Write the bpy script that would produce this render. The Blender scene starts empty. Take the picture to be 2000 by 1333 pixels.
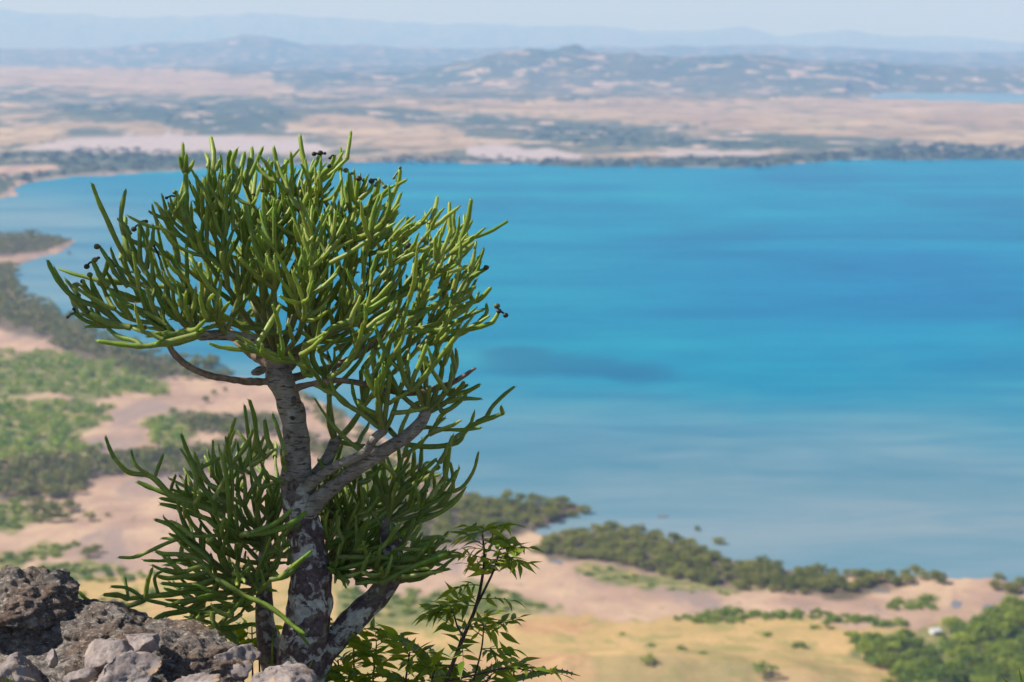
import bpy, math, random
import numpy as np
R = math.radians
rng = random.Random(7)
NR = np.random.default_rng(11)
scene = bpy.context.scene
col = scene.collection

# ------------------------------------------------------------------ camera
F = 3732.0                      # focal length in pixels of the 2000 px wide photograph (30 degrees across)
PITCH = R(9.0)
CAM = np.array([0.0, 0.0, 300.0])
cd = bpy.data.cameras.new('camera')
cd.sensor_width = 36.0
cd.lens = 36.0 * F / 2000.0
cd.clip_start = 0.05
cd.clip_end = 250000
cd.dof.use_dof = True
cd.dof.focus_distance = 4.95
cd.dof.aperture_fstop = 5.2
cam = bpy.data.objects.new('camera', cd)
cam.location = CAM
cam.rotation_euler = (R(90) - PITCH, 0, 0)
col.objects.link(cam)
scene.camera = cam

# ------------------------------------------------------------------ sky, sun, exposure
SUN_EL, SUN_PHI = R(47), R(-3)  # light travels to the right and a little towards the camera
w = bpy.data.worlds.new('World'); scene.world = w; w.use_nodes = True
nt = w.node_tree
bg = nt.nodes['Background']
sky = nt.nodes.new('ShaderNodeTexSky'); sky.sky_type = 'NISHITA'; sky.sun_disc = False
sky.sun_elevation = SUN_EL
sx, sy = -math.cos(SUN_PHI), math.sin(SUN_PHI)      # horizontal direction towards the sun
sky.sun_rotation = math.atan2(sx, sy)
sky.air_density = 1.0; sky.dust_density = 0.6; sky.ozone_density = 2.0
nt.links.new(sky.outputs[0], bg.inputs[0]); bg.inputs[1].default_value = 0.052
sl = bpy.data.lights.new('sun', 'SUN'); sl.energy = 5.0; sl.angle = R(0.5); sl.color = (1, 0.96, 0.91)
so = bpy.data.objects.new('sun', sl); col.objects.link(so)
from mathutils import Vector, Matrix
ldir = Vector((math.cos(SUN_EL) * math.cos(SUN_PHI), -math.cos(SUN_EL) * math.sin(SUN_PHI), -math.sin(SUN_EL)))
so.rotation_euler = ldir.to_track_quat('-Z', 'Y').to_euler()
so.location = (-20, 10, 330)
scene.view_settings.view_transform = 'Standard'
scene.view_settings.look = 'None'
scene.view_settings.exposure = 0.56
scene.view_settings.gamma = 1.0
scene.view_settings.use_curve_mapping = False
scene.render.engine = 'CYCLES'
scene.cycles.use_denoising = True
scene.cycles.max_bounces = 6
scene.cycles.diffuse_bounces = 3
scene.cycles.transparent_max_bounces = 8
scene.cycles.volume_bounces = 1
scene.cycles.volume_max_steps = 256
scene.cycles.sample_clamp_indirect = 6

# ------------------------------------------------------------------ helpers
FWD = np.array([0, math.cos(PITCH), -math.sin(PITCH)])
UPV = np.array([0, math.sin(PITCH), math.cos(PITCH)])
RGT = np.array([1.0, 0, 0])

def P(u, v, d):                 # a point at depth d metres seen at photo pixel (u, v)
    return CAM + d * (FWD + (u - 1000) / F * RGT - (v - 666.5) / F * UPV)

def proj(p):
    r = np.asarray(p, float) - CAM
    d = r @ FWD
    d = np.where(np.abs(d) < 1e-6, 1e-6, d)
    return 1000 + F * (r @ RGT) / d, 666.5 - F * (r @ UPV) / d, d

def hash2(ix, iy, seed):
    n = (ix.astype(np.int64) * 374761393 + iy.astype(np.int64) * 668265263 + seed * 974634777) & 0xFFFFFFFF
    n = ((n ^ (n >> 13)) * 1274126177) & 0xFFFFFFFF
    n = n ^ (n >> 16)
    return n / 4294967296.0

def vn2(x, y, seed=0):
    x = np.asarray(x, float); y = np.asarray(y, float)
    ix = np.floor(x); iy = np.floor(y); fx = x - ix; fy = y - iy
    ix = ix.astype(np.int64); iy = iy.astype(np.int64)
    fx = fx * fx * (3 - 2 * fx); fy = fy * fy * (3 - 2 * fy)
    a = hash2(ix, iy, seed); b = hash2(ix + 1, iy, seed); c = hash2(ix, iy + 1, seed); d = hash2(ix + 1, iy + 1, seed)
    return (a * (1 - fx) + b * fx) * (1 - fy) + (c * (1 - fx) + d * fx) * fy

def fbm2(x, y, seed=0, octv=4, gain=0.5):
    s = 0; a = 1; t = 0
    for o in range(octv):
        s = s + a * vn2(x * 2 ** o + 17.3 * o, y * 2 ** o - 9.1 * o, seed + o); t += a; a *= gain
    return s / t                # 0..1

def vn3(p, seed=0):
    p = np.asarray(p, float)
    i = np.floor(p).astype(np.int64); f = p - i; f = f * f * (3 - 2 * f)
    out = 0
    for dx in (0, 1):
        for dy in (0, 1):
            for dz in (0, 1):
                hsh = hash2(i[..., 0] + dx + 57 * (i[..., 2] + dz), i[..., 1] + dy - 131 * (i[..., 2] + dz), seed)
                out = out + hsh * (f[..., 0] if dx else 1 - f[..., 0]) * (f[..., 1] if dy else 1 - f[..., 1]) * (f[..., 2] if dz else 1 - f[..., 2])
    return out

def fbm3(p, seed=0, octv=4, gain=0.5):
    s = 0; a = 1; t = 0
    for o in range(octv):
        s = s + a * vn3(np.asarray(p) * 2 ** o + 11.7 * o, seed + o); t += a; a *= gain
    return s / t

def sstep(a, b, x):
    t = np.clip((x - a) / (b - a), 0, 1)
    return t * t * (3 - 2 * t)

def inpoly(u, v, poly):
    u = np.asarray(u, float); v = np.asarray(v, float)
    ins = np.zeros(u.shape, bool)
    n = len(poly)
    for i in range(n):
        x1, y1 = poly[i]; x2, y2 = poly[(i + 1) % n]
        if y1 == y2: continue
        c = ((y1 > v) != (y2 > v)) & (u < (x2 - x1) * (v - y1) / (y2 - y1) + x1)
        ins ^= c
    return ins

def make_mesh(name, verts, faces, attrs=None, smooth=True):
    """verts (n,3); faces (m,k) array with one k, or a list of lists"""
    me = bpy.data.meshes.new(name)
    verts = np.asarray(verts, np.float32)
    if isinstance(faces, np.ndarray):
        k = faces.shape[1]; m = len(faces)
        me.vertices.add(len(verts)); me.vertices.foreach_set('co', verts.ravel())
        me.loops.add(m * k); me.loops.foreach_set('vertex_index', faces.astype(np.int32).ravel())
        me.polygons.add(m)
        me.polygons.foreach_set('loop_start', np.arange(0, m * k, k, dtype=np.int32))
        me.update(calc_edges=True)
    else:
        me.from_pydata(verts.tolist(), [], faces)
    if smooth:
        me.polygons.foreach_set('use_smooth', np.ones(len(me.polygons), bool))
    for an, av in (attrs or {}).items():
        a = me.attributes.new(an, 'FLOAT', 'POINT')
        a.data.foreach_set('value', np.asarray(av, np.float32))
    me.validate(); me.update()
    return me

def link(name, me, mat=None, parent=None, loc=None):
    o = bpy.data.objects.new(name, me)
    if me is not None and mat is not None and len(me.materials) == 0:
        for mm in (mat if isinstance(mat, (list, tuple)) else [mat]): me.materials.append(mm)
    if loc is not None: o.location = loc
    if parent is not None: o.parent = parent
    col.objects.link(o)
    return o

def tag(o, label=None, cat=None, group=None, kind=None):
    if label: o['label'] = label
    if cat: o['category'] = cat
    if group: o['group'] = group
    if kind: o['kind'] = kind
    return o

def empty(name, loc, label, cat, group=None):
    o = bpy.data.objects.new(name, None); o.location = loc; o.empty_display_size = 0.2
    col.objects.link(o)
    return tag(o, label, cat, group)

# ------------------------------------------------------------------ material helpers
class Mat:
    def __init__(s, name):
        s.m = bpy.data.materials.new(name); s.m.use_nodes = True
        s.nt = s.m.node_tree; s.n = s.nt.nodes; s.b = s.n['Principled BSDF']; s.out = s.n['Material Output']
    def node(s, t, **kw):
        nd = s.n.new(t)
        for k, v in kw.items(): setattr(nd, k, v)
        return nd
    def link(s, a, b): s.nt.links.new(a, b)
    def coord(s, kind='Object', scale=(1, 1, 1)):
        tc = s.node('ShaderNodeTexCoord'); mp = s.node('ShaderNodeMapping'); mp.inputs['Scale'].default_value = scale
        s.link(tc.outputs[kind], mp.inputs[0]); return mp.outputs[0]
    def noise(s, vec, scale, detail=4, rough=0.55, dist=0.0):
        nd = s.node('ShaderNodeTexNoise'); nd.inputs['Scale'].default_value = scale
        nd.inputs['Detail'].default_value = detail; nd.inputs['Roughness'].default_value = rough; nd.inputs['Distortion'].default_value = dist
        s.link(vec, nd.inputs['Vector']); return nd.outputs['Fac']
    def voro(s, vec, scale, feature='F1', out='Distance'):
        nd = s.node('ShaderNodeTexVoronoi', feature=feature); nd.inputs['Scale'].default_value = scale
        s.link(vec, nd.inputs['Vector']); return nd.outputs[out]
    def ramp(s, fac, stops):
        nd = s.node('ShaderNodeValToRGB'); el = nd.color_ramp.elements
        while len(el) < len(stops): el.new(0.5)
        for e, (p, c) in zip(el, stops):
            e.position = p; e.color = (*c, 1) if isinstance(c, tuple) else (c, c, c, 1)
        s.link(fac, nd.inputs[0]); return nd.outputs[0]
    def mix(s, fac, a, b, blend='MIX'):
        nd = s.node('ShaderNodeMix', data_type='RGBA', blend_type=blend)
        for sock, val in ((nd.inputs[0], fac), (nd.inputs[6], a), (nd.inputs[7], b)):
            if isinstance(val, (int, float)): sock.default_value = val
            elif isinstance(val, tuple): sock.default_value = (*val, 1)
            else: s.link(val, sock)
        return nd.outputs[2]
    def math(s, op, a, b=None, clamp=False):
        nd = s.node('ShaderNodeMath', operation=op, use_clamp=clamp)
        for sock, val in ((nd.inputs[0], a), (nd.inputs[1], b)):
            if val is None: continue
            if isinstance(val, (int, float)): sock.default_value = val
            else: s.link(val, sock)
        return nd.outputs[0]
    def attr(s, name):
        nd = s.node('ShaderNodeAttribute'); nd.attribute_name = name; return nd.outputs['Fac']
    def objrand(s):
        return s.node('ShaderNodeObjectInfo').outputs['Random']
    def bump(s, h, strength=0.5, dist=0.01):
        nd = s.node('ShaderNodeBump'); nd.inputs['Strength'].default_value = strength; nd.inputs['Distance'].default_value = dist
        s.link(h, nd.inputs['Height']); s.link(nd.outputs[0], s.b.inputs['Normal']); return nd
    def base(s, c):
        if isinstance(c, tuple): s.b.inputs['Base Color'].default_value = (*c, 1)
        else: s.link(c, s.b.inputs['Base Color'])
    def set(s, **kw):
        for k, v in kw.items(): s.b.inputs[k.replace('_', ' ')].default_value = v

def leaf_mat(name, c1, c2, trans=0.35, rough=0.5, attr=None):
    """thin leaves: diffuse + translucent"""
    M = Mat(name)
    r = M.objrand() if attr is None else M.attr(attr)
    n = M.noise(M.coord('Object'), 3.0, 2)
    f = M.math('ADD', M.math('MULTIPLY', r, 0.6), M.math('MULTIPLY', n, 0.4))
    c = M.ramp(f, [(0.15, c1), (0.8, c2)])
    M.base(c); M.set(Roughness=rough)
    M.b.inputs['Specular IOR Level'].default_value = 0.3
    t = M.node('ShaderNodeBsdfTranslucent')
    tc = M.mix(1.0, c, (1.6, 1.5, 0.6), 'MULTIPLY')
    M.link(tc, t.inputs[0])
    ms = M.node('ShaderNodeMixShader'); ms.inputs[0].default_value = trans
    M.link(M.b.outputs[0], ms.inputs[1]); M.link(t.outputs[0], ms.inputs[2]); M.link(ms.outputs[0], M.out.inputs[0])
    return M.m
# ------------------------------------------------------------------ terrain
SEA = [(2600, 1150), (2000, 1148), (1930, 1135), (1840, 1135), (1720, 1128), (1640, 1128), (1560, 1122), (1500, 1110), (1440, 1100), (1420, 1095), (1380, 1080), (1330, 1062), (1250, 1044),
       (1180, 1040), (1110, 1042), (1060, 1048), (1040, 1040), (1070, 1024), (1110, 1010), (1150, 995), (1120, 985), (1060, 982), (980, 985), (930, 975), (880, 945), (820, 905),
       (740, 850), (660, 800), (560, 752), (500, 738), (420, 738), (390, 722), (330, 705), (250, 686), (190, 660), (150, 632), (100, 608), (55, 582), (28, 560), (30, 525), (70, 508), (120, 494), (155, 472),
       (110, 466), (60, 458), (0, 458), (-400, 470), (-400, 400), (0, 388), (46, 383), (25, 370), (60, 357), (150, 346), (300, 337), (420, 329), (600, 322), (700, 319), (800, 316),
       (1050, 322), (1150, 328), (1240, 328), (1246, 318), (1252, 318), (1258, 328), (1400, 328), (1500, 325), (1600, 318), (1660, 312), (2000, 313), (2600, 312)]
BAY2 = [(1630, 187), (1760, 181), (2000, 182), (2600, 183), (2600, 203), (2000, 203), (1850, 197), (1700, 192)]
RIDGES = [  # distance, depth of the ridge, skyline in photo pixels
    (46000, 6000, [(-3000, 60), (-600, 20), (0, 22), (250, 28), (400, 32), (500, 25), (640, 37), (800, 42), (1000, 45), (1150, 50), (1250, 60), (1380, 56), (1450, 53), (1510, 68), (1650, 60), (1750, 74), (1850, 72), (2000, 83), (2600, 80), (5000, 85)]),
    (23000, 2600, [(-3000, 100), (-300, 100), (0, 95), (100, 92), (300, 84), (420, 78), (480, 70), (540, 72), (600, 80), (700, 86), (900, 90), (1200, 92), (1500, 88), (2000, 100), (5000, 100)]),
    (12500, 1500, [(-3000, 150), (-200, 150), (500, 155), (640, 140), (800, 142), (900, 118), (960, 104), (1030, 96), (1060, 97), (1100, 92), (1150, 97), (1190, 100), (1225, 95), (1260, 100), (1310, 106), (1400, 108), (1600, 118), (1800, 122), (2000, 124), (2600, 130), (5000, 130)]),
    (15500, 900, [(-3000, 134), (-200, 133), (0, 131), (370, 136), (520, 150), (600, 170), (5000, 190)]),
    (6300, 260, [(-3000, 300), (40, 278), (120, 252), (180, 247), (240, 258), (300, 276), (600, 300), (780, 282), (830, 268), (870, 275), (920, 292), (5000, 320)]),
]

def lowland(x, y):
    r = np.hypot(x, y)
    z = 1.6 + 1.2 * fbm2(x / 60, y / 60, 3, 3)
    # straw coloured hill and the spurs at its foot
    z = z + 30 * np.exp(-((x - 62) / 95) ** 2 - ((y - 800) / 75) ** 2) + 14 * np.exp(-((x - 150) / 60) ** 2 - ((y - 760) / 60) ** 2)
    z = z + 10 * np.exp(-((x + 40) / 70) ** 2 - ((y - 790) / 50) ** 2) + 16 * np.exp(-((x + 190) / 110) ** 2 - ((y - 820) / 60) ** 2)
    z = z + (fbm2(x / 45, y / 45, 5, 4) - 0.5) * 9 * np.exp(-((y - 790) / 110) ** 2)
    # low relief of the plain over the bay
    far = sstep(5300, 8000, r)
    z = z + far * (fbm2(x / 1100, y / 1100, 21, 5) ** 2 * 75)
    z = z + sstep(9500, 13000, r) * (fbm2(x / 2100, y / 2100, 31, 5) ** 2 * 170)
    for i, (d, wd, line) in enumerate(RIDGES):
        pu = np.array([a for a, b in line], float); pv = np.array([b for a, b in line], float)
        uu = 1000 + F * x / np.maximum(y, 1.0)
        top = 300 + d * (75 - np.interp(uu, pu, pv)) / F
        n = fbm2(x / (wd * 0.32), y / (wd * 0.45), 41 + i, 6, 0.58)
        g = np.exp(-((r - d) / wd) ** 2 * (1.0 + 0.8 * (n - .5)))
        if i == 4: top = np.maximum(top, 0) * 0.9
        z = np.maximum(z, np.maximum(top, 3) * g * (0.72 + 0.40 * n) * (y > 0)) if i == 4 else np.maximum(z, np.maximum(top, 3) * g * (0.60 + 0.68 * n))
    return z

def ground_h(x, y):
    x = np.asarray(x, float); y = np.asarray(y, float)
    r = np.hypot(x, y)
    edge = 5.6 - 0.5 * sstep(-0.3, 0.6, x) + 0.25 * (vn2(x * 1.3, y * 1.3, 8) - 0.5)
    edge = np.where(y < 0, 14, edge)
    s = r - edge
    m = np.where(s < 0, 297.90 + 0.10 * fbm2(x * 1.7, y * 1.7, 9, 3), np.where(s < 20, 297.95 - 1.25 * s, 272.95 - 0.52 * (s - 20)))
    m = m + sstep(4, 60, s) * (fbm2(x / 30, y / 30, 13, 4) - 0.5) * np.clip(s * 0.12, 0, 22)
    lo = lowland(x, y)
    k = 7.0
    return np.where(r < 120, m, np.where(r > 1500, lo, k * np.logaddexp(np.clip(m, -200, 300) / k, lo / k)))

def ground_at(u, v):            # where the sight line through a photo pixel meets the ground
    d = (FWD + (u - 1000) / F * RGT - (v - 666.5) / F * UPV)
    t = np.linspace(450, 3200, 5600)
    p = CAM[None] + t[:, None] * d[None]
    h = np.maximum(ground_h(p[:, 0], p[:, 1]), 0.0)
    k = int(np.argmax(p[:, 2] <= h)) if (p[:, 2] <= h).any() else len(t) - 1
    return np.array([p[k, 0], p[k, 1], h[k]])

# land cover: (kind, outline in photo pixels)
COVER = [
    ('salt', [(40, 292), (120, 278), (240, 266), (420, 262), (580, 272), (640, 300), (520, 302), (330, 298), (210, 302), (90, 298)]),
    ('salt', [(900, 290), (960, 280), (1060, 288), (1130, 300), (1120, 311), (940, 312), (900, 305)]),
    ('salt', [(1285, 296), (1380, 293), (1500, 298), (1490, 305), (1300, 306)]),
    ('mud', [(-400, 320), (0, 322), (110, 325), (122, 333), (0, 347), (-400, 360)]),
    ('dry', [(780, 206), (1000, 196), (1300, 192), (1650, 193), (2000, 205), (2600, 208), (2600, 300), (2000, 288), (1800, 276), (1600, 268), (1400, 250), (1150, 236), (900, 226)]),
    ('dry', [(-1000, 128), (0, 128), (370, 134), (520, 150), (590, 172), (520, 190), (330, 186), (120, 168), (-1000, 172)]),
    ('dry', [(0, 250), (120, 240), (300, 238), (380, 258), (300, 268), (120, 276), (0, 285)]),
    ('dry', [(540, 238), (640, 222), (760, 230), (900, 250), (930, 290), (800, 300), (700, 285), (600, 262)]),
    ('wood', [(100, 200), (400, 205), (560, 215), (540, 245), (430, 258), (330, 240), (120, 222)]),  # dark inland band, given the same colour as the woods
    ('wood', [(640, 142), (760, 136), (960, 144), (960, 158), (800, 168), (660, 160)]),  # dark band below the hills, coloured like the woods
    ('wood', [(700, 216), (830, 212), (990, 225), (1010, 240), (900, 246), (780, 236)]),
    ('wood', [(130, 252), (180, 246), (250, 256), (310, 274), (120, 272)]),
    ('wood', [(0, 305), (200, 288), (330, 296), (560, 302), (700, 316), (400, 330), (200, 340), (60, 354), (0, 380), (-400, 400), (-400, 355), (0, 347), (120, 334), (110, 325), (-400, 318)]),
    ('wood', [(700, 312), (900, 306), (1130, 312), (1300, 306), (1500, 306), (1640, 296), (1800, 278), (2000, 288), (2600, 296), (2600, 316), (1650, 316), (1500, 328), (1150, 332), (1000, 320), (700, 322)]),
    ('wood', [(980, 250), (1120, 240), (1300, 262), (1480, 276), (1640, 282), (1500, 292), (1200, 290), (1050, 276)]),
    ('grass', [(900, 1200), (1000, 1192), (1150, 1205), (1300, 1212), (1440, 1216), (1580, 1206), (1700, 1222), (1760, 1240), (1700, 1262), (1640, 1262), (1740, 1320), (1790, 1420), (200, 1420), (150, 1190), (330, 1150), (420, 1135), (420, 1100), (560, 1120), (700, 1150), (850, 1160)]),
    ('grass', [(120, 1150), (330, 1120), (520, 1120), (520, 1300), (0, 1300), (60, 1170)]),
    ('bank', [(900, 1296), (1010, 1282), (1110, 1272), (1200, 1296), (1290, 1330), (1340, 1420), (850, 1420)]),
    ('bank', [(1010, 1205), (1120, 1212), (1180, 1226), (1090, 1236), (1000, 1228)]),
    ('green', [(-200, 690), (120, 690), (230, 708), (320, 748), (325, 772), (200, 775), (80, 772), (-200, 765)]),
    ('green', [(-200, 786), (120, 782), (232, 793), (212, 822), (140, 850), (205, 870), (190, 892), (90, 893), (-200, 905)]),
    ('green', [(268, 818), (340, 812), (372, 850), (350, 882), (308, 892), (300, 858)]),
    ('green', [(-200, 985), (40, 972), (80, 1000), (85, 1022), (30, 1034), (-200, 1034)]),
    ('green', [(-200, 1085), (60, 1070), (155, 1060), (100, 1092), (20, 1108), (-200, 1112)]),
    ('green', [(70, 1115), (130, 1098), (200, 1098), (255, 1110), (215, 1138), (110, 1138), (70, 1132)]),
    ('green', [(640, 1150), (1000, 1150), (1070, 1185), (900, 1215), (640, 1215)]),
    ('green', [(1640, 1265), (1690, 1235), (1760, 1240), (1860, 1215), (1990, 1175), (2600, 1170), (2600, 1420), (1800, 1420), (1730, 1310)]),
    ('green', [(1100, 1100), (1180, 1098), (1260, 1120), (1400, 1150), (1500, 1160), (1400, 1166), (1250, 1146), (1110, 1120)]),
    ('green', [(1728, 1172), (1830, 1168), (1832, 1188), (1740, 1192)]),
    ('mangrove', [(1030, 1070), (1080, 1044), (1180, 1032), (1250, 1036), (1340, 1058), (1430, 1100), (1560, 1115), (1715, 1128), (1720, 1150), (1600, 1162), (1500, 1155), (1400, 1150), (1300, 1125), (1180, 1095), (1050, 1090)]),
    ('mangrove', [(640, 960), (830, 960), (900, 968), (960, 972), (1080, 975), (1130, 990), (1060, 1020), (990, 1050), (900, 1072), (760, 1080), (640, 1060)]),
    ('mangrove', [(-200, 520), (30, 515), (35, 565), (100, 600), (190, 648), (330, 698), (430, 705), (450, 750), (300, 742), (200, 705), (120, 682), (60, 645), (-200, 605)]),
    ('mangrove', [(-200, 455), (60, 455), (150, 472), (100, 490), (40, 500), (-200, 498)]),
    ('mangrove', [(-200, 915), (180, 890), (300, 885), (480, 870), (560, 880), (470, 932), (330, 930), (180, 930), (150, 978), (60, 972), (-200, 972)]),
    ('mangrove', [(355, 820), (540, 818), (560, 845), (460, 858), (370, 848)]),
]

def cover_at(x, y, z):
    """masks of the ground cover at world positions"""
    pts = np.stack([x, y, z], -1)
    u, v, d = proj(pts)
    near = np.clip(d / 1400.0, 0.4, 4.0)
    wu = (fbm2(x / 34 / near, y / 60 / near, 71, 5, 0.6) - 0.5) * 150 / near ** 0.35
    wv = (fbm2(x / 34 / near, y / 60 / near, 81, 5, 0.6) - 0.5) * 52 / near ** 0.75
    U, V = u + wu, v + wv
    front = (y > 300)
    m = {k: np.zeros(x.shape) for k in ('salt', 'mud', 'dry', 'wood', 'grass', 'bank', 'green', 'mangrove')}
    for k, poly in COVER:
        m[k] = np.maximum(m[k], (inpoly(U, V, poly) & front) * 1.0)
    return m, u, v, d

def sea_mask(x, y):
    u, v, d = proj(np.stack([x, y, np.zeros_like(x)], -1))
    rr = np.clip(d / 1400.0, 0.4, 4.0)
    wu = (fbm2(x / 30 / rr, y / 30 / rr, 91, 4) - 0.5) * 26 / rr ** 0.4
    wv = (fbm2(x / 30 / rr, y / 45 / rr, 95, 4) - 0.5) * 9 / rr ** 0.8
    return (inpoly(u + wu, v + wv, SEA) | inpoly(u, v, BAY2)) & (y > 300)

def fan(az, rad):
    A, Q = np.meshgrid(az, rad)
    return Q * np.sin(A), Q * np.cos(A)

def fan_faces(nr, na):
    i = np.arange(nr - 1)[:, None] * na + np.arange(na - 1)[None]
    return np.stack([i, i + 1, i + na + 1, i + na], -1).reshape(-1, 4)

dense = np.radians(np.arange(-17, 17.001, 0.058))
side = np.radians(np.array([18, 19.5, 21.5, 24, 28, 33, 40, 50, 62, 76, 92, 110, 130, 152, 170, 180.0]))
AZ = np.concatenate([-side[::-1], dense, side])
vv = np.arange(1420, 100, -3.0)
RAD = np.concatenate([np.linspace(0.4, 8, 26), np.geomspace(9, 600, 46)])
rv = 300 / np.tan(np.arctan((vv - 666.5) / F) + PITCH)
rv = rv[rv > 605]
RAD = np.concatenate([RAD, rv[rv < 30000], np.geomspace(30600, 70000, 46)])
X, Y = fan(AZ, RAD)
Z = ground_h(X, Y)
sm = sea_mask(X, Y).astype(float)
def blur(a, n):
    for _ in range(n):
        a = (a + np.roll(a, 1, 1) + np.roll(a, -1, 1)) / 3
        b = a.copy(); b[1:-1] = (a[2:] + a[1:-1] + a[:-2]) / 3; a = b
    return a
sb = blur(sm, 1)
wide = blur(sm, 14)
Z = np.where((np.hypot(X, Y) > 5500) & (Z > 3), 3 + (Z - 3) * (1 - sstep(0.0, 0.45, wide)), Z)
Z = np.where(sb > 0.02, np.where(Z < 12, Z * (1 - sb) - 3.0 * sb, Z * (1 - sb) - 3 * sb), Z)
cov, U_, V_, D_ = cover_at(X, Y, Z)
scrub_far = sstep(0.50, 0.62, fbm2(X / 420, Y / 900, 61, 5)) * sstep(4600, 5600, np.hypot(X, Y))
hillside = sstep(10800, 11800, np.hypot(X, Y)) * sstep(0.36, 0.50, fbm2(X / 330, Y / 800, 65, 5))
wood = np.maximum(cov['wood'], np.maximum(np.where(cov['dry'] > 0.5, 0, scrub_far * 0.6), np.where(cov['dry'] > 0.5, 0, hillside)))
wood = np.where(cov['salt'] + cov['mud'] > 0.5, 0, wood)
rr_ = np.hypot(X, Y)
slope_scrub = (rr_ < 640) * sstep(0.4, 0.6, fbm2(X / 12, Y / 12, 77, 4))
attrs = {
    'mud': blur(np.maximum(cov['mud'], ((rr_ < 4800) & (cov['grass'] < 0.5)) * 1.0), 1).ravel(),
    'salt': blur(cov['salt'], 1).ravel(),
    'grass': blur(cov['grass'], 2).ravel(),
    'bank': blur(cov['bank'], 3).ravel(),
    'green': blur(np.maximum(cov['green'], slope_scrub), 1).ravel(),
    'wood': blur(wood, 1).ravel(),
    'mangrove': blur(cov['mangrove'], 1).ravel(),
    'farland': (sstep(4500, 5200, rr_) * (1 - cov['salt']) * (1 - cov['mud']) * (1 - 0.75 * cov['dry'])).ravel(),
    'farall': (sstep(4500, 5200, rr_) * (1 - cov['salt']) * (1 - cov['mud'])).ravel(),
    'wooded': (0.75 * sstep(10500, 11800, rr_) * (1 - cov['dry']) - 0.6 * cov['dry']).ravel(),
    'nearground': (rr_ < 40).astype(float).ravel(),
}
T = Mat('ground')
tc = T.coord('Object')
n_s = T.noise(tc, 0.02, 6, 0.6)
n_m = T.noise(tc, 0.11, 5, 0.6)
n_b = T.noise(tc, 0.0022, 6, 0.62)
dryc = T.ramp(n_b, [(0.3, (0.23, 0.165, 0.095)), (0.5, (0.35, 0.255, 0.155)), (0.68, (0.45, 0.34, 0.215))])
mud1 = T.ramp(n_s, [(0.28, (0.25, 0.170, 0.13)), (0.5, (0.38, 0.255, 0.19)), (0.7, (0.49, 0.35, 0.24))])
mv = T.noise(T.coord('Object', (1, 0.45, 1)), 0.016, 5, 0.6, 0.8)
mudc = T.mix(T.ramp(mv, [(0.52, 0.0), (0.64, 0.65)]), mud1, (0.52, 0.375, 0.24))
mudc = T.mix(T.ramp(T.noise(tc, 0.12, 4, 0.65), [(0.60, 0.0), (0.68, 0.7)]), mudc, (0.20, 0.15, 0.10))
mudc = T.mix(T.ramp(mv, [(0.36, 0.85), (0.46, 0.0)]), mudc, (0.255, 0.195, 0.175))
saltc = T.ramp(n_s, [(0.3, (0.33, 0.285, 0.28)), (0.7, (0.43, 0.36, 0.335))])
grassc = T.ramp(n_s, [(0.30, (0.27, 0.22, 0.085)), (0.46, (0.44, 0.30, 0.125)), (0.60, (0.52, 0.34, 0.155)), (0.74, (0.44, 0.24, 0.125))])
grassc = T.mix(T.math('MULTIPLY', T.math('SUBTRACT', T.noise(tc, 0.35, 4, 0.7), 0.42), 1.6, True), grassc, (0.30, 0.25, 0.09))
grassc = T.mix(T.ramp(T.noise(tc, 0.055, 4, 0.65, 0.6), [(0.50, 0.0), (0.60, 0.75)]), grassc, (0.25, 0.235, 0.075))
grassc = T.mix(T.ramp(T.noise(tc, 0.9, 3, 0.7), [(0.60, 0.0), (0.68, 0.75)]), grassc, (0.13, 0.12, 0.045))
bankc = T.ramp(n_m, [(0.3, (0.22, 0.115, 0.055)), (0.5, (0.42, 0.235, 0.12)), (0.7, (0.50, 0.32, 0.17))])
greenc = T.ramp(n_m, [(0.35, (0.09, 0.115, 0.03)), (0.52, (0.16, 0.17, 0.055)), (0.66, (0.36, 0.27, 0.12))])
woodc = T.ramp(n_s, [(0.3, (0.024, 0.048, 0.026)), (0.7, (0.085, 0.115, 0.050))])
mangc = T.ramp(n_m, [(0.3, (0.055, 0.055, 0.03)), (0.7, (0.16, 0.12, 0.08))])
nearc = T.ramp(T.noise(tc, 6, 6, 0.65), [(0.3, (0.03, 0.025, 0.02)), (0.6, (0.12, 0.10, 0.075))])
c = dryc
for nm, cc, amp in (('mud', mudc, 1), ('salt', saltc, 1), ('grass', grassc, 1), ('bank', bankc, 0.75), ('green', greenc, 0.95), ('mangrove', mangc, 0.9), ('wood', woodc, 0.95)):
    c = T.mix(T.math('MULTIPLY', T.attr(nm), amp), c, cc)
# scrub scattered over the far country
f1 = T.noise(tc, 0.0042, 5, 0.62); f2 = T.noise(T.coord('Object', (1, 0.35, 1)), 0.0011, 5, 0.6)
ff = T.math('ADD', T.math('MULTIPLY', f1, 0.6), T.math('MULTIPLY', f2, 0.4))
ff = T.math('ADD', ff, T.math('MULTIPLY', T.attr('wooded'), 0.10))
fs = T.ramp(ff, [(0.44, 0.0), (0.49, 1.0)])
c = T.mix(T.math('MULTIPLY', T.math('MULTIPLY', fs, T.attr('farland')), 0.85), c, woodc)
spk_ = T.ramp(T.noise(T.coord('Object', (1, 0.6, 1)), 0.0065, 4, 0.65), [(0.555, 0.0), (0.61, 1.0)])
c = T.mix(T.math('MULTIPLY', T.math('MULTIPLY', spk_, T.attr('farland')), 0.85), c, (0.46, 0.35, 0.27))
dots = T.ramp(T.noise(T.coord('Object', (1, 0.5, 1)), 0.013, 4, 0.65), [(0.54, 0.0), (0.60, 1.0)])
c = T.mix(T.math('MULTIPLY', T.math('MULTIPLY', dots, T.attr('farall')), 0.6), c, (0.10, 0.11, 0.06))
c = T.mix(T.attr('nearground'), c, nearc)
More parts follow.
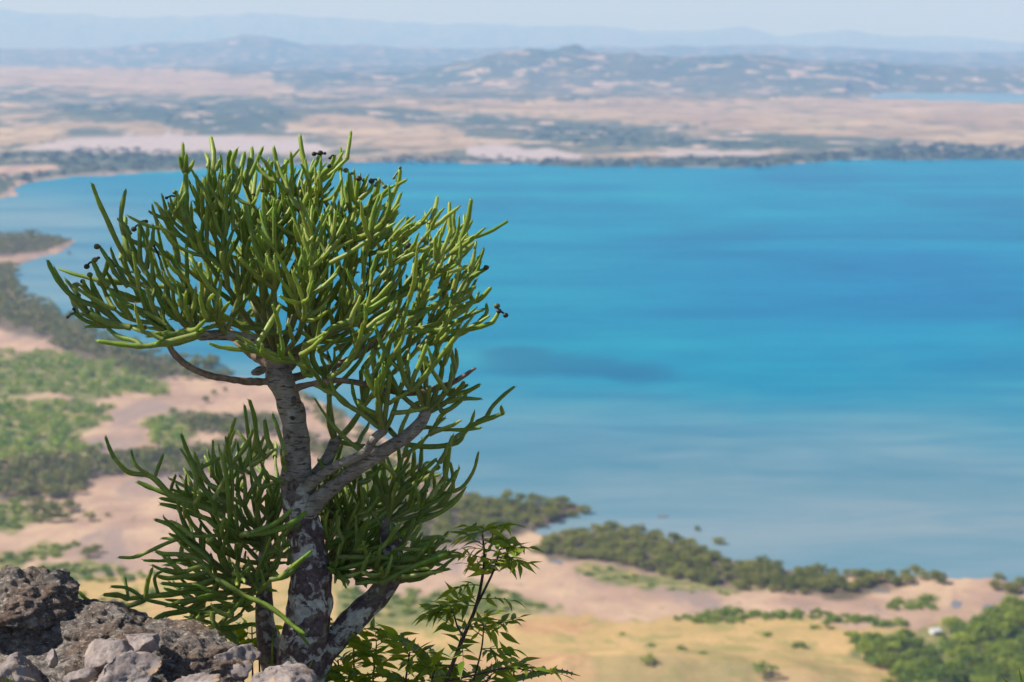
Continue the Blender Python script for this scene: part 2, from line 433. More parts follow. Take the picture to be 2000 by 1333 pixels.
T.base(c); T.set(Roughness=0.9); T.b.inputs['Specular IOR Level'].default_value = 0.2
T.bump(T.noise(tc, 0.35, 6, 0.7), 0.6, 1.2)
ter = link('terrain', make_mesh('terrain', np.stack([X, Y, Z], -1).reshape(-1, 3), fan_faces(len(RAD), len(AZ)), attrs), T.m)
tag(ter, kind='structure')

# ------------------------------------------------------------------ sea
saz = np.radians(np.arange(-24, 24.01, 0.16))
srad = np.concatenate([[640, 700, 760], 300 / np.tan(np.arctan((np.arange(1260, 160, -5.0) - 666.5) / F) + PITCH)])
SX, SY = fan(saz, srad)
su, sv, sd = proj(np.stack([SX, SY, np.zeros_like(SX)], -1))
wob = (fbm2(SX / 260, SY / 420, 101, 5) - 0.5)
shallow = sstep(690, 1010, sv + wob * 260 + 0.05 * (1500 - su) * (su < 1500)) + 0.75 * sstep(520, 60, su + wob * 260) * sstep(330, 420, sv)
shallow = np.clip(np.where(sv < 215, 1.0, shallow), 0, 1)
deep = np.exp(-((su - 1800) / 620) ** 2 - ((sv + wob * 90 - 570) / 170) ** 2)
wob2 = fbm2(SX / 60, SY / 110, 107, 5, 0.6) - 0.5
dark_patch_d = ((su + wob * 120 + wob2 * 160 - 1120) / 210) ** 2 + ((sv + wob * 50 + wob2 * 46 - (su - 1120) * 0.03 - 716) / 26) ** 2
reef = 1 - sstep(0.15, 1.3, dark_patch_d)
reef = np.maximum(reef, 0.45 * sstep(0.60, 0.70, fbm2(SX / 330, SY / 500, 109, 4)) * (su > 850) * (sv < 800))
S = Mat('sea_water')
sc_ = S.coord('Object', (0.0013, 0.0042, 1))
streak = S.noise(sc_, 1.0, 5, 0.55, 0.4)
streak2 = S.noise(S.coord('Object', (0.005, 0.016, 1)), 1.0, 6, 0.65, 0.8)
st = S.math('ADD', S.math('MULTIPLY', streak, 0.6), S.math('MULTIPLY', streak2, 0.4))
openc = S.ramp(st, [(0.36, (0.000, 0.125, 0.235)), (0.5, (0.000, 0.175, 0.280)), (0.64, (0.006, 0.235, 0.305))])
deepc = S.ramp(st, [(0.36, (0.000, 0.100, 0.240)), (0.64, (0.000, 0.180, 0.330))])
shalc = S.ramp(st, [(0.36, (0.070, 0.185, 0.250)), (0.5, (0.135, 0.225, 0.278)), (0.64, (0.215, 0.265, 0.295))])
cc = S.mix(S.attr('deep'), openc, deepc)
cc = S.mix(S.attr('shallow'), cc, shalc)
cc = S.mix(S.math('MULTIPLY', S.attr('reef'), 0.55), cc, (0.006, 0.075, 0.170))  # darker blue patches mixed into the water colour
S.base(cc); S.set(Roughness=0.4, IOR=1.33); S.b.inputs['Specular IOR Level'].default_value = 0.08
S.bump(S.noise(S.coord('Object', (0.05, 0.12, 1)), 1.0, 5, 0.65), 0.35, 0.8)
sea = link('sea', make_mesh('sea', np.stack([SX, SY, np.zeros_like(SX)], -1).reshape(-1, 3), fan_faces(len(srad), len(saz)),
           {'shallow': shallow.ravel(), 'deep': deep.ravel(), 'reef': reef.ravel()}), S.m)
tag(sea, kind='structure')
# ------------------------------------------------------------------ rocks of the ledge
import bmesh
def ico(sub):
    bm = bmesh.new(); bmesh.ops.create_icosphere(bm, subdivisions=sub, radius=1.0)
    v = np.array([x.co[:] for x in bm.verts]); f = np.array([[w_.index for w_ in fc.verts] for fc in bm.faces]); bm.free()
    return v, f
ICO = {k: ico(k) for k in (4, 5, 6)}

RK = Mat('dark_rock'); rc = RK.coord('Object')
r1 = RK.noise(rc, 9, 6, 0.65); r2 = RK.noise(rc, 38, 6, 0.7); r3 = RK.noise(RK.coord('Object', (1, 1, 3.2)), 14, 5, 0.6, .5)
rb = RK.ramp(r2, [(0.30, (0.045, 0.038, 0.035)), (0.46, (0.14, 0.12, 0.11)), (0.58, (0.27, 0.24, 0.215)), (0.72, (0.44, 0.40, 0.355))])
rb = RK.mix(RK.ramp(r1, [(0.45, 0.0), (0.65, 0.75)]), rb, RK.ramp(r3, [(0.35, (0.10, 0.055, 0.035)), (0.7, (0.27, 0.17, 0.11))]))
fl = RK.ramp(RK.noise(rc, 95, 4, 0.65), [(0.56, 0.0), (0.64, 1.0)])
rb = RK.mix(RK.math('MULTIPLY', fl, 0.7), rb, (0.50, 0.45, 0.38))
RK.base(rb); RK.set(Roughness=0.92); RK.b.inputs['Specular IOR Level'].default_value = 0.2
RK.bump(RK.math('ADD', RK.math('MULTIPLY', r2, 1.0), RK.math('MULTIPLY', RK.noise(rc, 110, 5, 0.7), 0.6)), 1.0, 0.016)
PK = Mat('pale_stone'); pc = PK.coord('Object')
p1 = PK.noise(pc, 16, 6, 0.65); p2 = PK.noise(pc, 70, 5, 0.7)
pb = PK.ramp(p1, [(0.30, (0.13, 0.105, 0.10)), (0.5, (0.25, 0.21, 0.20)), (0.7, (0.38, 0.33, 0.30))])
pb = PK.mix(PK.ramp(PK.noise(pc, 24, 4, 0.6, .6), [(0.58, 0.0), (0.66, 0.8)]), pb, (0.40, 0.26, 0.15))
pb = PK.mix(PK.ramp(p2, [(0.60, 0.0), (0.70, 0.85)]), pb, (0.08, 0.065, 0.06))
PK.base(pb); PK.set(Roughness=0.9); PK.b.inputs['Specular IOR Level'].default_value = 0.2
PK.bump(PK.math('ADD', p1, PK.math('MULTIPLY', p2, 0.5)), 0.8, 0.01)

def rock(name, u, v, d, a, b, c, mat, seed, label, sub=5, cuts=9, rough=0.10, strata=0.0, tilt=0.0, group=None):
    """a, b half extents in photo px, c half depth in metres"""
    g = np.random.default_rng(seed)
    V, Fc = ICO[sub]; V = V.copy()
    for k in range(cuts):
        n = g.normal(size=3); n /= np.linalg.norm(n); h = g.uniform(0.42, 0.8) if cuts > 8 else g.uniform(0.55, 0.85)
        s = V @ n - h; V = V - np.where(s > 0, s * 0.985, 0)[:, None] * n
    m = np.abs(V).max(0); V = V / m
    n3 = fbm3(V * 1.7 + seed, seed, 5, 0.55) - 0.5
    V = V * (1 + rough * 2.2 * n3[:, None])
    sc = d / F
    ca, sa = math.cos(tilt), math.sin(tilt)
    X_, Z_ = V[:, 0] * a * sc, V[:, 2] * b * sc
    W = np.stack([X_ * ca - Z_ * sa, V[:, 1] * c, X_ * sa + Z_ * ca], -1)
    if strata:
        z = W[:, 2] / 0.022 + 2.0 * fbm3(W * 9, seed + 3, 3)
        st_ = np.abs((z % 1) - 0.5) * 2
        W[:, :2] *= (1 - strata * (st_ ** 3))[:, None]
    fn = fbm3(W * 38, seed + 9, 5, 0.6) - 0.5
    nr = W / (np.linalg.norm(W, axis=1)[:, None] + 1e-9)
    W = W + nr * (fn * 0.030 * (1 + 5 * rough))[:, None] * min(1, a * sc / 0.1)
    o = link(name, make_mesh(name, W, Fc), mat, loc=P(u, v, d))
    return tag(o, label, 'rock', group)

rock('boulder', 34, 1182, 4.75, 122, 66, .20, RK.m, 21, 'weathered brown boulder with a rounded nose topping the rock ledge', 6, 8, 0.16, 0.05, -0.12)
rock('flat_rock', 150, 1262, 4.70, 250, 74, .26, RK.m, 22, 'long dark crusted slab running under the brown boulder', 6, 7, 0.18, 0.06, -0.10)
rock('flat_rock', 350, 1300, 4.66, 170, 62, .22, RK.m, 23, 'dark crusted slab sloping down towards the tree trunk', 6, 7, 0.18, 0.06, -0.16)
rock('flat_rock', 150, 1392, 4.45, 330, 88, .26, RK.m, 24, 'dark broken bedrock under the loose pale stones', 6, 7, 0.18, 0.04, 0.0)
rock('pale_stone', 30, 1322, 4.40, 70, 58, .08, PK.m, 31, 'large pale wedge-shaped stone below the long dark slab', 5, 12, 0.07, 0, -0.25)
rock('pale_stone', 214, 1276, 4.44, 54, 52, .06, PK.m, 42, 'pale grey upright stone with a sharp top edge on the dark slab', 5, 13, 0.06, 0, 0.15)
rock('pale_stone', 285, 1252, 4.50, 44, 15, .06, PK.m, 38, 'flat pale stone behind the upright one, under a drooping twig', 5, 10, 0.08, 0, -0.12)
rock('pale_stone', 252, 1326, 4.36, 76, 50, .09, PK.m, 33, 'broad pale stone with an ochre stain in front of the slab', 5, 11, 0.08, 0, 0.08)
rock('pale_stone', 442, 1300, 4.62, 72, 50, .10, PK.m, 44, 'smooth pale stone leaning against the slab near the leaves', 5, 9, 0.08, 0, -0.28)
rock('pale_stone', 526, 1346, 4.55, 92, 54, .12, PK.m, 35, 'rounded pinkish stone at the foot of the trunk', 5, 9, 0.07, 0, 0.0)
rock('pale_stone', 100, 1286, 4.38, 13, 19, .02, PK.m, 36, 'small thin upright stone chip between the pale stones', 4, 9, 0.08, 0, 0.15)
rock('pale_stone', 158, 1324, 4.36, 32, 20, .04, PK.m, 37, 'small orange-tinged stone in the gap between two pale stones', 4, 10, 0.08, 0, 0.1)
rock('pale_stone', 375, 1340, 4.36, 62, 24, .08, PK.m, 39, 'low dark-speckled pale stone on the near edge of the slab', 5, 9, 0.10, 0, 0.05)

# ------------------------------------------------------------------ unseen bushy tree, added so its shade falls on the trunk and the rocks
nb = P(-640, 1350, 5.0); nb[1] = 5.0
nbt = empty('added_shade_tree', nb, 'unseen bushy small-leaved tree added on the boulder side of the ledge for its shade', 'tree')
NBL = []
def shade_tree_leaves():
    gg = np.random.default_rng(3); V, Fc, o = [], [], 0
    for (cx, cz, rx, rz, n) in ((-2.05, 300.45, .48, .42, 1250), (-1.98, 299.85, .44, .4, 700), (-2.1, 299.1, .5, .5, 800)):
        d = gg.normal(size=(n, 3)); d /= np.linalg.norm(d, axis=1)[:, None]; q = d * gg.random((n, 1)) ** .4 * np.array([rx, .22, rz]) + np.array([cx, 4.80, cz])
        a = gg.normal(size=(n, 3)); a /= np.linalg.norm(a, axis=1)[:, None]; b = np.cross(a, gg.normal(size=(n, 3))); b /= np.linalg.norm(b, axis=1)[:, None]
        s_ = gg.uniform(.02, .04, (n, 1))
        V.append(np.stack([q - a * s_, q - b * s_ * .45, q + a * s_, q + b * s_ * .45], 1).reshape(-1, 3)); Fc.append(np.arange(n * 4).reshape(-1, 4) + o); o += n * 4
    return np.vstack(V), np.vstack(Fc)
# ------------------------------------------------------------------ tubes and leaf clouds
def catmull(pts, n):
    pts = np.asarray(pts, float)
    if len(pts) == 2:
        t = np.linspace(0, 1, n)[:, None]; return pts[0] * (1 - t) + pts[1] * t
    e = np.vstack([2 * pts[0] - pts[1], pts, 2 * pts[-1] - pts[-2]])
    seg = len(pts) - 1
    out = []
    for t in np.linspace(0, seg, n):
        i = min(int(t), seg - 1); f = t - i
        a, b, c, d = e[i], e[i + 1], e[i + 2], e[i + 3]
        out.append(0.5 * (2 * b + (c - a) * f + (2 * a - 5 * b + 4 * c - d) * f * f + (3 * b - a - 3 * c + d) * f ** 3))
    return np.array(out)

def tube(path, rad, sides=7, cap=True, wobble=None):
    """swept surface along path; round tip when cap"""
    path = np.asarray(path, float); rad = np.asarray(rad, float)
    if cap:
        t = path[-1] - path[-2]; t = t / (np.linalg.norm(t) + 1e-9)
        r = rad[-1]
        path = np.vstack([path, path[-1] + t * r * 0.55, path[-1] + t * r * 0.85, path[-1] + t * r * 0.95])
        rad = np.concatenate([rad, [r * 0.8, r * 0.45, r * 0.04]])
    n = len(path)
    tan = np.gradient(path, axis=0); tan /= np.linalg.norm(tan, axis=1)[:, None] + 1e-12
    up = np.array([0, 0, 1.0]) if abs(tan[0][2]) < 0.9 else np.array([1.0, 0, 0])
    a = np.cross(tan[0], up); a /= np.linalg.norm(a)
    ang = np.arange(sides) * 2 * math.pi / sides
    V = np.zeros((n, sides, 3))
    for i in range(n):
        a = a - tan[i] * (a @ tan[i]); a /= np.linalg.norm(a) + 1e-12
        b = np.cross(tan[i], a)
        V[i] = path[i] + rad[i] * (np.cos(ang)[:, None] * a + np.sin(ang)[:, None] * b)
    if wobble is not None: V = wobble(V, path)
    i = np.arange(n - 1)[:, None] * sides; j = np.arange(sides)[None]; k = (j + 1) % sides
    faces = np.stack([i + j, i + k, i + sides + k, i + sides + j], -1).reshape(-1, 4)
    return V.reshape(-1, 3), faces

def join(parts):
    vs, fs, o = [], [], 0
    for v, f in parts:
        vs.append(v); fs.append(f + o); o += len(v)
    return np.vstack(vs), np.vstack(fs)

def leaf_cloud(seed, clumps, per, leaf, rx=0.5, rz=0.42, cz=0.55, flat=0.75, clump_r=0.2):
    g = np.random.default_rng(seed)
    cs = []
    while len(cs) < clumps:
        p = g.normal(size=3); p /= np.linalg.norm(p); rad = g.uniform(0.35, 1.0) ** 0.6
        if p[2] < -0.5: continue
        q = p * rad * np.array([rx - clump_r * 0.6, rx - clump_r * 0.6, rz - clump_r * 0.5]) + np.array([0, 0, cz])
        cs.append((q, clump_r * g.uniform(0.7, 1.25)))
    V, Fc = [], []
    for q, cr in cs:
        d = g.normal(size=(per, 3)); d /= np.linalg.norm(d, axis=1)[:, None]
        d[:, 2] = np.abs(d[:, 2]) * np.where(g.random(per) < 0.78, 1, -1)
        c = q + d * cr * (g.random((per, 1)) ** 0.35) * np.array([1, 1, flat])
        nrm = d + g.normal(size=(per, 3)) * 0.55; nrm /= np.linalg.norm(nrm, axis=1)[:, None]
        a = np.cross(nrm, g.normal(size=(per, 3))); a /= np.linalg.norm(a, axis=1)[:, None]
        b = np.cross(nrm, a); s = leaf * g.uniform(0.6, 1.4, (per, 1))
        base = len(V) * per * 4
        V.append(np.stack([c - a * s, c - b * s * .6 + nrm * s * .2, c + a * s, c + b * s * .6 + nrm * s * .2], 1).reshape(-1, 3))
        Fc.append(np.arange(per * 4).reshape(-1, 4) + base)
    return np.vstack(V), np.vstack(Fc)

def tree_trunk(seed, h, r):
    g = np.random.default_rng(seed)
    parts = [tube(catmull([[0, 0, -0.06], [g.normal() * .02, g.normal() * .02, h * .5], [g.normal() * .04, g.normal() * .04, h]], 6), np.linspace(r, r * .6, 6), 6, False)]
    for k in range(5):
        a = k * 1.257 + g.uniform(-.4, .4); z0 = h * g.uniform(.55, .95); L = g.uniform(.2, .32)
        parts.append(tube(catmull([[0, 0, z0], [math.cos(a) * L * .5, math.sin(a) * L * .5, z0 + .1], [math.cos(a) * L, math.sin(a) * L, z0 + .26]], 5), np.linspace(r * .5, r * .12, 5), 5, False))
    return join(parts)

M_mang = leaf_mat('mangrove_leaves', (0.120, 0.145, 0.028), (0.260, 0.265, 0.062), 0.3)
M_tree = leaf_mat('tree_leaves', (0.085, 0.155, 0.014), (0.290, 0.345, 0.042), 0.32)
M_shrub = leaf_mat('shrub_leaves', (0.110, 0.190, 0.020), (0.260, 0.320, 0.050), 0.3)
_b = Mat('trunk_bark'); _b.base(_b.ramp(_b.noise(_b.coord('Object', (1, 1, .3)), 14, 4), [(0.3, (0.05, 0.04, 0.03)), (0.7, (0.14, 0.11, 0.085))])); _b.set(Roughness=0.9)
M_bark0 = _b.m

crown_m = [make_mesh('mangrove_crown', *leaf_cloud(100 + i, 22, 26, 0.05, 0.54, 0.44, 0.44), smooth=False) for i in range(6)]
crown_t = [make_mesh('tree_crown', *leaf_cloud(200 + i, 22, 26, 0.048, 0.54, 0.42, 0.5), smooth=False) for i in range(6)]
crown_s = [make_mesh('shrub_crown', *leaf_cloud(300 + i, 11, 22, 0.06, 0.52, 0.36, 0.27, 0.7, 0.22), smooth=False) for i in range(6)]
trunk_m = [make_mesh('mangrove_trunk', *tree_trunk(400 + i, 0.3, 0.035)) for i in range(3)]
trunk_t = [make_mesh('tree_trunk', *tree_trunk(410 + i, 0.48, 0.032)) for i in range(3)]
for ms, mt in ((crown_m, M_mang), (crown_t, M_tree), (crown_s, M_shrub), (trunk_m, M_bark0), (trunk_t, M_bark0)):
    for m_ in ms: m_.materials.append(mt)

def scatter(poly, step, jitter=0.45, seed=0, zlevel=1.5):
    """world positions inside an outline given in photo pixels"""
    g = np.random.default_rng(seed)
    us = np.array([p[0] for p in poly], float); vs_ = np.array([p[1] for p in poly], float)
    dep = np.arctan((vs_ - 666.5) / F) + PITCH
    yy = (300 - zlevel) / np.tan(dep); xx = yy * (us - 1000) / F * 1.0
    y0, y1 = yy.min() - 30, yy.max() + 30
    x0, x1 = (xx.min() * 1.05 - 20, xx.max() * 1.05 + 20)
    gx, gy = np.meshgrid(np.arange(x0, x1, step), np.arange(y0, y1, step))
    gx = (gx + g.uniform(-jitter, jitter, gx.shape) * step).ravel(); gy = (gy + g.uniform(-jitter, jitter, gy.shape) * step).ravel()
    gz = ground_h(gx, gy)
    u, v, d = proj(np.stack([gx, gy, gz], -1))
    u = u + (fbm2(gx / 18, gy / 18, 5, 3) - 0.5) * 40; v = v + (fbm2(gx / 18, gy / 18, 6, 3) - 0.5) * 12
    k = inpoly(u, v, poly)
    return np.stack([gx[k], gy[k], np.maximum(gz[k], -0.4)], -1)

def stand(name, pos, size, zs, crowns, trunks, label, cat, group=None):
    e = empty(name, pos, label, cat, group)
    e.rotation_euler = (0, 0, rng.uniform(0, 6.28)); e.scale = (size, size * rng.uniform(.85, 1.15), size * zs)
    link('crown', rng.choice(crowns), parent=e, loc=(0, 0, -0.06))
    link('trunk', rng.choice(trunks), parent=e)
    return e

def bush(pos, size, zs, label, group=None):
    o = link('shrub', rng.choice(crown_s), loc=(pos[0], pos[1], pos[2] - 0.22 * size * zs))
    o.rotation_euler = (0, 0, rng.uniform(0, 6.28)); o.scale = (size, size * rng.uniform(.8, 1.2), size * zs)
    return tag(o, label, 'shrub', group)

def mass(name, pts, sizes, zs, clouds, mat, label, cat):
    """a thicket that reads as one mass"""
    V, Fc, A, o = [], [], [], 0
    g = np.random.default_rng(len(pts))
    for p, s in zip(pts, sizes):
        v, f = clouds[g.integers(len(clouds))]
        a = g.uniform(0, 6.28); ca, sa = math.cos(a), math.sin(a)
        q = np.stack([v[:, 0] * ca - v[:, 1] * sa, v[:, 0] * sa + v[:, 1] * ca, v[:, 2] * zs], -1) * s + p
        V.append(q); Fc.append(f + o); o += len(v); A.append(np.full(len(v), g.random()))
    ob = link(name, make_mesh(name, np.vstack(V), np.vstack(Fc), {'rnd': np.concatenate(A)}, smooth=False), mat)
    return tag(ob, label, cat, kind='stuff')

# ---- mangroves
BELT = [(1035, 1078), (1080, 1046), (1180, 1036), (1250, 1040), (1340, 1060), (1400, 1086), (1430, 1108), (1470, 1102), (1560, 1116), (1640, 1122), (1715, 1130), (1720, 1150), (1600, 1160), (1500, 1156), (1400, 1148), (1300, 1124), (1180, 1096), (1060, 1092)]
SPIT = [(820, 985), (900, 975), (960, 973), (1020, 974), (1080, 980), (1130, 992), (1100, 1008), (1050, 1024), (980, 1050), (900, 1064), (810, 1050)]
EAST = [(1735, 1132), (1790, 1122), (1850, 1132), (1835, 1144), (1745, 1146)]
EAST2 = [(1900, 1150), (1960, 1140), (2040, 1140), (2040, 1160), (1930, 1160)]
n_ind = 0
for nm, poly, step, lab, grp in (
        ('belt', BELT, 7.6, 'olive mangrove tree in the dense belt between the mudflat and the bay', 'mangroves of the belt'),
        ('spit', SPIT, 8.6, 'olive mangrove tree on the spit across the inlet from the belt', 'mangroves on the spit'),
        ('east', EAST, 8, 'mangrove tree at the thin end of the belt on wet mud', 'mangroves at the end of the belt'),
        ('east2', EAST2, 9, 'low mangrove beside the leafy grove at the water', 'mangroves by the grove')):
    for p in scatter(poly, step, seed=len(nm) * 7):
        s = rng.uniform(7.0, 11.0); lb_, gp_ = lab, grp
        if nm in ('belt', 'spit'):
            wet = sea_mask(p[0] + 11 * np.cos(np.arange(8) * .785), p[1] + 11 * np.sin(np.arange(8) * .785)).any()
            uu_, vv_, _d = proj(np.array([p[0], p[1] - 10, 1.5]))
            if wet: lb_, gp_ = ('olive mangrove in the row of the dense belt that stands at the water' if nm == 'belt' else 'olive mangrove at the water edge of the spit beyond the inlet'), grp + ' by the water'
            elif not inpoly(np.array([uu_]), np.array([vv_]), poly)[0]: lb_, gp_ = ('olive mangrove in the row of the dense belt bordering the mudflat' if nm == 'belt' else 'olive mangrove on the landward edge of the spit beyond the inlet'), grp + ' by the mud'
            else: lb_, gp_ = ('olive mangrove in the crowded middle of the dense belt' if nm == 'belt' else 'olive mangrove in the middle of the spit beyond the inlet'), grp + ' inside'
        stand('mangrove_tree', p, s, rng.uniform(0.62, 0.85), crown_m, trunk_m, lb_, 'mangrove', gp_); n_ind += 1
for (u, v, s, lab, grp) in ((1405, 1056, 7.6, 'round mangrove standing alone in the water off the belt', None), (1361, 1031, 4.2, 'smallest lone mangrove far out in the shallow water', None),
                       (1952, 1124, 7.0, 'lone mangrove in the shallows off the wet mud', None), (1140, 997, 9.5, 'mangrove at the very tip of the spit', None),
                       (1118, 1004, 7.5, 'small mangrove next to the tip of the spit', None), (1428, 1090, 2.4, 'thin upright mangrove sapling in the water beside the belt', None),
                       (1840, 1141, 4.5, 'tiny mangrove on the mud at the water edge', None)):
    p = ground_at(u, v); p[2] = -0.13 * s
    stand('mangrove_tree', p, s, 1.15 if s < 5 else 0.9, crown_m, trunk_m, lab, 'mangrove', grp)
far_m = []
for i, (poly, step) in enumerate((
        ([(-120, 522), (28, 520), (35, 565), (100, 600), (190, 648), (330, 700), (430, 707), (450, 750), (300, 742), (200, 705), (120, 682), (60, 645), (-120, 605)], 11),
        ([(-120, 458), (60, 458), (148, 474), (100, 490), (40, 500), (-120, 498)], 13),
        ([(-80, 915), (180, 890), (300, 885), (480, 870), (560, 880), (470, 932), (330, 930), (180, 930), (150, 978), (60, 972), (-80, 972)], 9),
        ([(355, 820), (540, 818), (560, 845), (460, 858), (370, 848)], 9.5), ([(60, 985), (145, 985), (150, 1020), (100, 1030), (60, 1012)], 9),
        ([(620, 880), (760, 920), (830, 985), (820, 1040), (620, 1050)], 9),
        ([(600, 860), (700, 880), (900, 960), (880, 975), (700, 930), (600, 890)], 11),
        ([(560, 762), (650, 800), (740, 858), (830, 920), (800, 930), (700, 880), (620, 830), (545, 785)], 15))):
    far_m.append(scatter(poly, step, seed=50 + i))
far_m = np.vstack(far_m)
low_m = [leaf_cloud(500 + i, 12, 12, 0.085, 0.54, 0.44, 0.44) for i in range(5)]
low_s = [leaf_cloud(520 + i, 8, 11, 0.09, 0.52, 0.36, 0.27, 0.7, 0.22) for i in range(5)]
M_mang_far = leaf_mat('mangrove_leaves_far', (0.120, 0.140, 0.034), (0.230, 0.230, 0.062), 0.25, attr='rnd')
M_wood_far = leaf_mat('woodland_leaves', (0.045, 0.070, 0.026), (0.10, 0.12, 0.045), 0.15, attr='rnd')
mass('mangrove_thicket', far_m, NR.uniform(8, 13, len(far_m)), 0.72, low_m, M_mang_far, 'dark olive mangrove thicket along the western arm of the bay', 'mangroves')
for (u, v, s) in ((405, 728, 12), (379, 727, 10)):
    p = ground_at(u, v)
    stand('mangrove_tree', p, s, 1.6, crown_m, trunk_m, 'tall narrow mangrove at the end of the western thicket', 'mangrove', 'tall mangroves of the western thicket')
for (u, v, s) in ((402, 788, 8), (262, 762, 7), (208, 778, 6), (338, 808, 7), (175, 1018, 8), (48, 1092, 5), (172, 1088, 9), (190, 1080, 7), (135, 498, 6), (30, 640, 6), (210, 1010, 4), (418, 772, 6), (440, 765, 5)):
    p = ground_at(u, v)
    stand('mangrove_tree', p, s, 1.0, crown_m, trunk_m, 'dark lone mangrove standing on the bare tidal mud', 'mangrove', 'lone mangroves on the mud')

hut_xy = ground_at(1826, 1240)
# ---- green shrubs on the flats
SHR = [([(-60, 692), (120, 690), (230, 710), (320, 750), (322, 772), (200, 774), (80, 772), (-60, 765)], 13, 'upper'),
       ([(-60, 788), (120, 784), (230, 795), (212, 822), (140, 850), (203, 870), (190, 892), (90, 892), (-60, 902)], 11.5, 'middle'),
       ([(270, 820), (340, 814), (371, 850), (350, 882), (309, 890), (300, 858)], 10, 'round')]
sh_pts = np.vstack([scatter(p, st, seed=80 + i) for i, (p, st, _) in enumerate(SHR)])
M_shrub_far = leaf_mat('shrub_leaves_far', (0.125, 0.230, 0.024), (0.280, 0.360, 0.055), 0.3, attr='rnd')
mass('green_scrub', sh_pts, NR.uniform(8, 14, len(sh_pts)), 0.7, low_s, M_shrub_far, 'bright green scrub spread over the flats by the western arm', 'scrub')
for i, (poly, st, lab) in enumerate((
        ([(-30, 985), (40, 974), (80, 1000), (85, 1022), (30, 1032), (-30, 1032)], 8.5, 'green shrub in the small clump edged by dark mangroves on the mud'),
        ([(-30, 1088), (60, 1072), (155, 1062), (100, 1092), (20, 1108), (-30, 1112)], 8, 'green shrub in the thin strip above the mud channel'),
        ([(72, 1116), (130, 1100), (200, 1100), (252, 1111), (215, 1138), (110, 1138), (72, 1132)], 8, 'green shrub in the thick clump below the mud channel'),
        ([(150, 1165), (280, 1152), (340, 1166), (250, 1190), (150, 1190)], 9, 'green shrub on the straw slope just past the rock ledge'),
        ([(228, 1122), (292, 1118), (292, 1130), (235, 1132)], 6, 'green shrub in the little row beside the thick clump'),
        ([(660, 1152), (1000, 1152), (1062, 1185), (900, 1208), (660, 1210)], 9, 'green shrub at the mudflat behind the leafy sapling'),
        ([(1292, 1206), (1380, 1197), (1440, 1192), (1500, 1198), (1560, 1194), (1650, 1200), (1760, 1214), (1800, 1228), (1750, 1230), (1640, 1217), (1560, 1209), (1440, 1216), (1340, 1216)], 5.5, 'green shrub in the hedge-like row behind the straw hill'),
        ([(1728, 1174), (1830, 1170), (1832, 1188), (1740, 1190)], 6.5, 'green shrub in the short strip between mudflat and grove'),
        ([(1110, 1104), (1180, 1106), (1260, 1130), (1400, 1156), (1500, 1162), (1400, 1168), (1250, 1150), (1110, 1124)], 12, 'small green shrub at the foot of the mangrove belt'))):
    for p in scatter(poly, st, seed=120 + i):
        if abs(p[0] - hut_xy[0]) < 6 and -16 < p[1] - hut_xy[1] < 5: continue
        bush(p, rng.uniform(3.5, 6.0) if st > 10 else rng.uniform(6.0, 9.5) if st > 6 else rng.uniform(6.0, 10.0), rng.uniform(.6, .95), lab, lab.split(' in the ')[-1].split(' on the ')[-1] + ' shrubs')
for (u, v, s, lab) in ((1270, 1264, 3.6, 'dark shrub on the straw hill beside a fainter brown tuft'), (1268, 1291, 4.6, 'shrub on the straw hill just above the bare orange bank'), (1331, 1269, 3.4, 'small round shrub alone in the middle of the straw hill'),
                       (1373, 1278, 2.6, 'tiniest dark shrub on the middle of the straw hill'), (1502, 1242, 4.6, 'shrub on the straw hill close below its crest'), (1560, 1266, 5.2, 'leaning dark shrub on the flank of the straw hill towards the grove'),
                       (1494, 1309, 7.4, 'widest dark green shrub low on the straw hill'), (1592, 1229, 4.2, 'pale green shrub near the crest of the straw hill'), (1659, 1241, 3.6, 'little dark shrub on the straw hill next to the grove'),
                       (1732, 1334, 4.5, 'shrub at the edge of the straw hill under the grove'), (1215, 1240, 2.4, 'faint tuft-like shrub on the straw hill towards the sapling'), (1447, 1216, 2.8, 'shrub stub on the crest of the straw hill')):
    bush(ground_at(u, v), s * 1.75, 0.8 if s < 6 else 0.6, lab)

# ---- leafy grove under the hill
GROVE = [(1645, 1268), (1690, 1244), (1722, 1262), (1760, 1252), (1810, 1262), (1850, 1232), (1900, 1236), (1940, 1215), (1990, 1190), (2060, 1182), (2060, 1372), (1790, 1372), (1735, 1318), (1700, 1294)]
hut_at = ground_at(1826, 1240)
for p in scatter(GROVE, 7.4, seed=9):
    if abs(p[0] - hut_at[0]) < 7 and -22 < p[1] - hut_at[1] < 6: continue
    s = rng.uniform(6, 14.5)
    uu_, vv_, _d = proj(np.array([p + [-11, 0, 0], p + [0, 13, 0]]))
    edge_ = ~inpoly(uu_, vv_, GROVE)
    lb_, gp_ = (('leafy tree on the edge of the grove against the straw hill', 'grove trees by the straw hill') if edge_[0] else ('leafy tree on the edge of the grove towards the wet mud', 'grove trees by the mud') if edge_[1] else ('leafy green tree in the dense middle of the grove', 'trees inside the grove'))
    stand('grove_tree', p, s, rng.uniform(.7, 1.0), crown_t if rng.random() < .75 else crown_s, trunk_t, lb_, 'tree', gp_)
for (u, v, s, lab) in ((1712, 1262, 8.5, 'dark tree at the corner of the grove where the straw hill begins'), (1615, 1228, 6, 'tree joining the shrub row to the grove')):
    stand('grove_tree', ground_at(u, v), s, .9, crown_t, trunk_t, lab, 'tree')

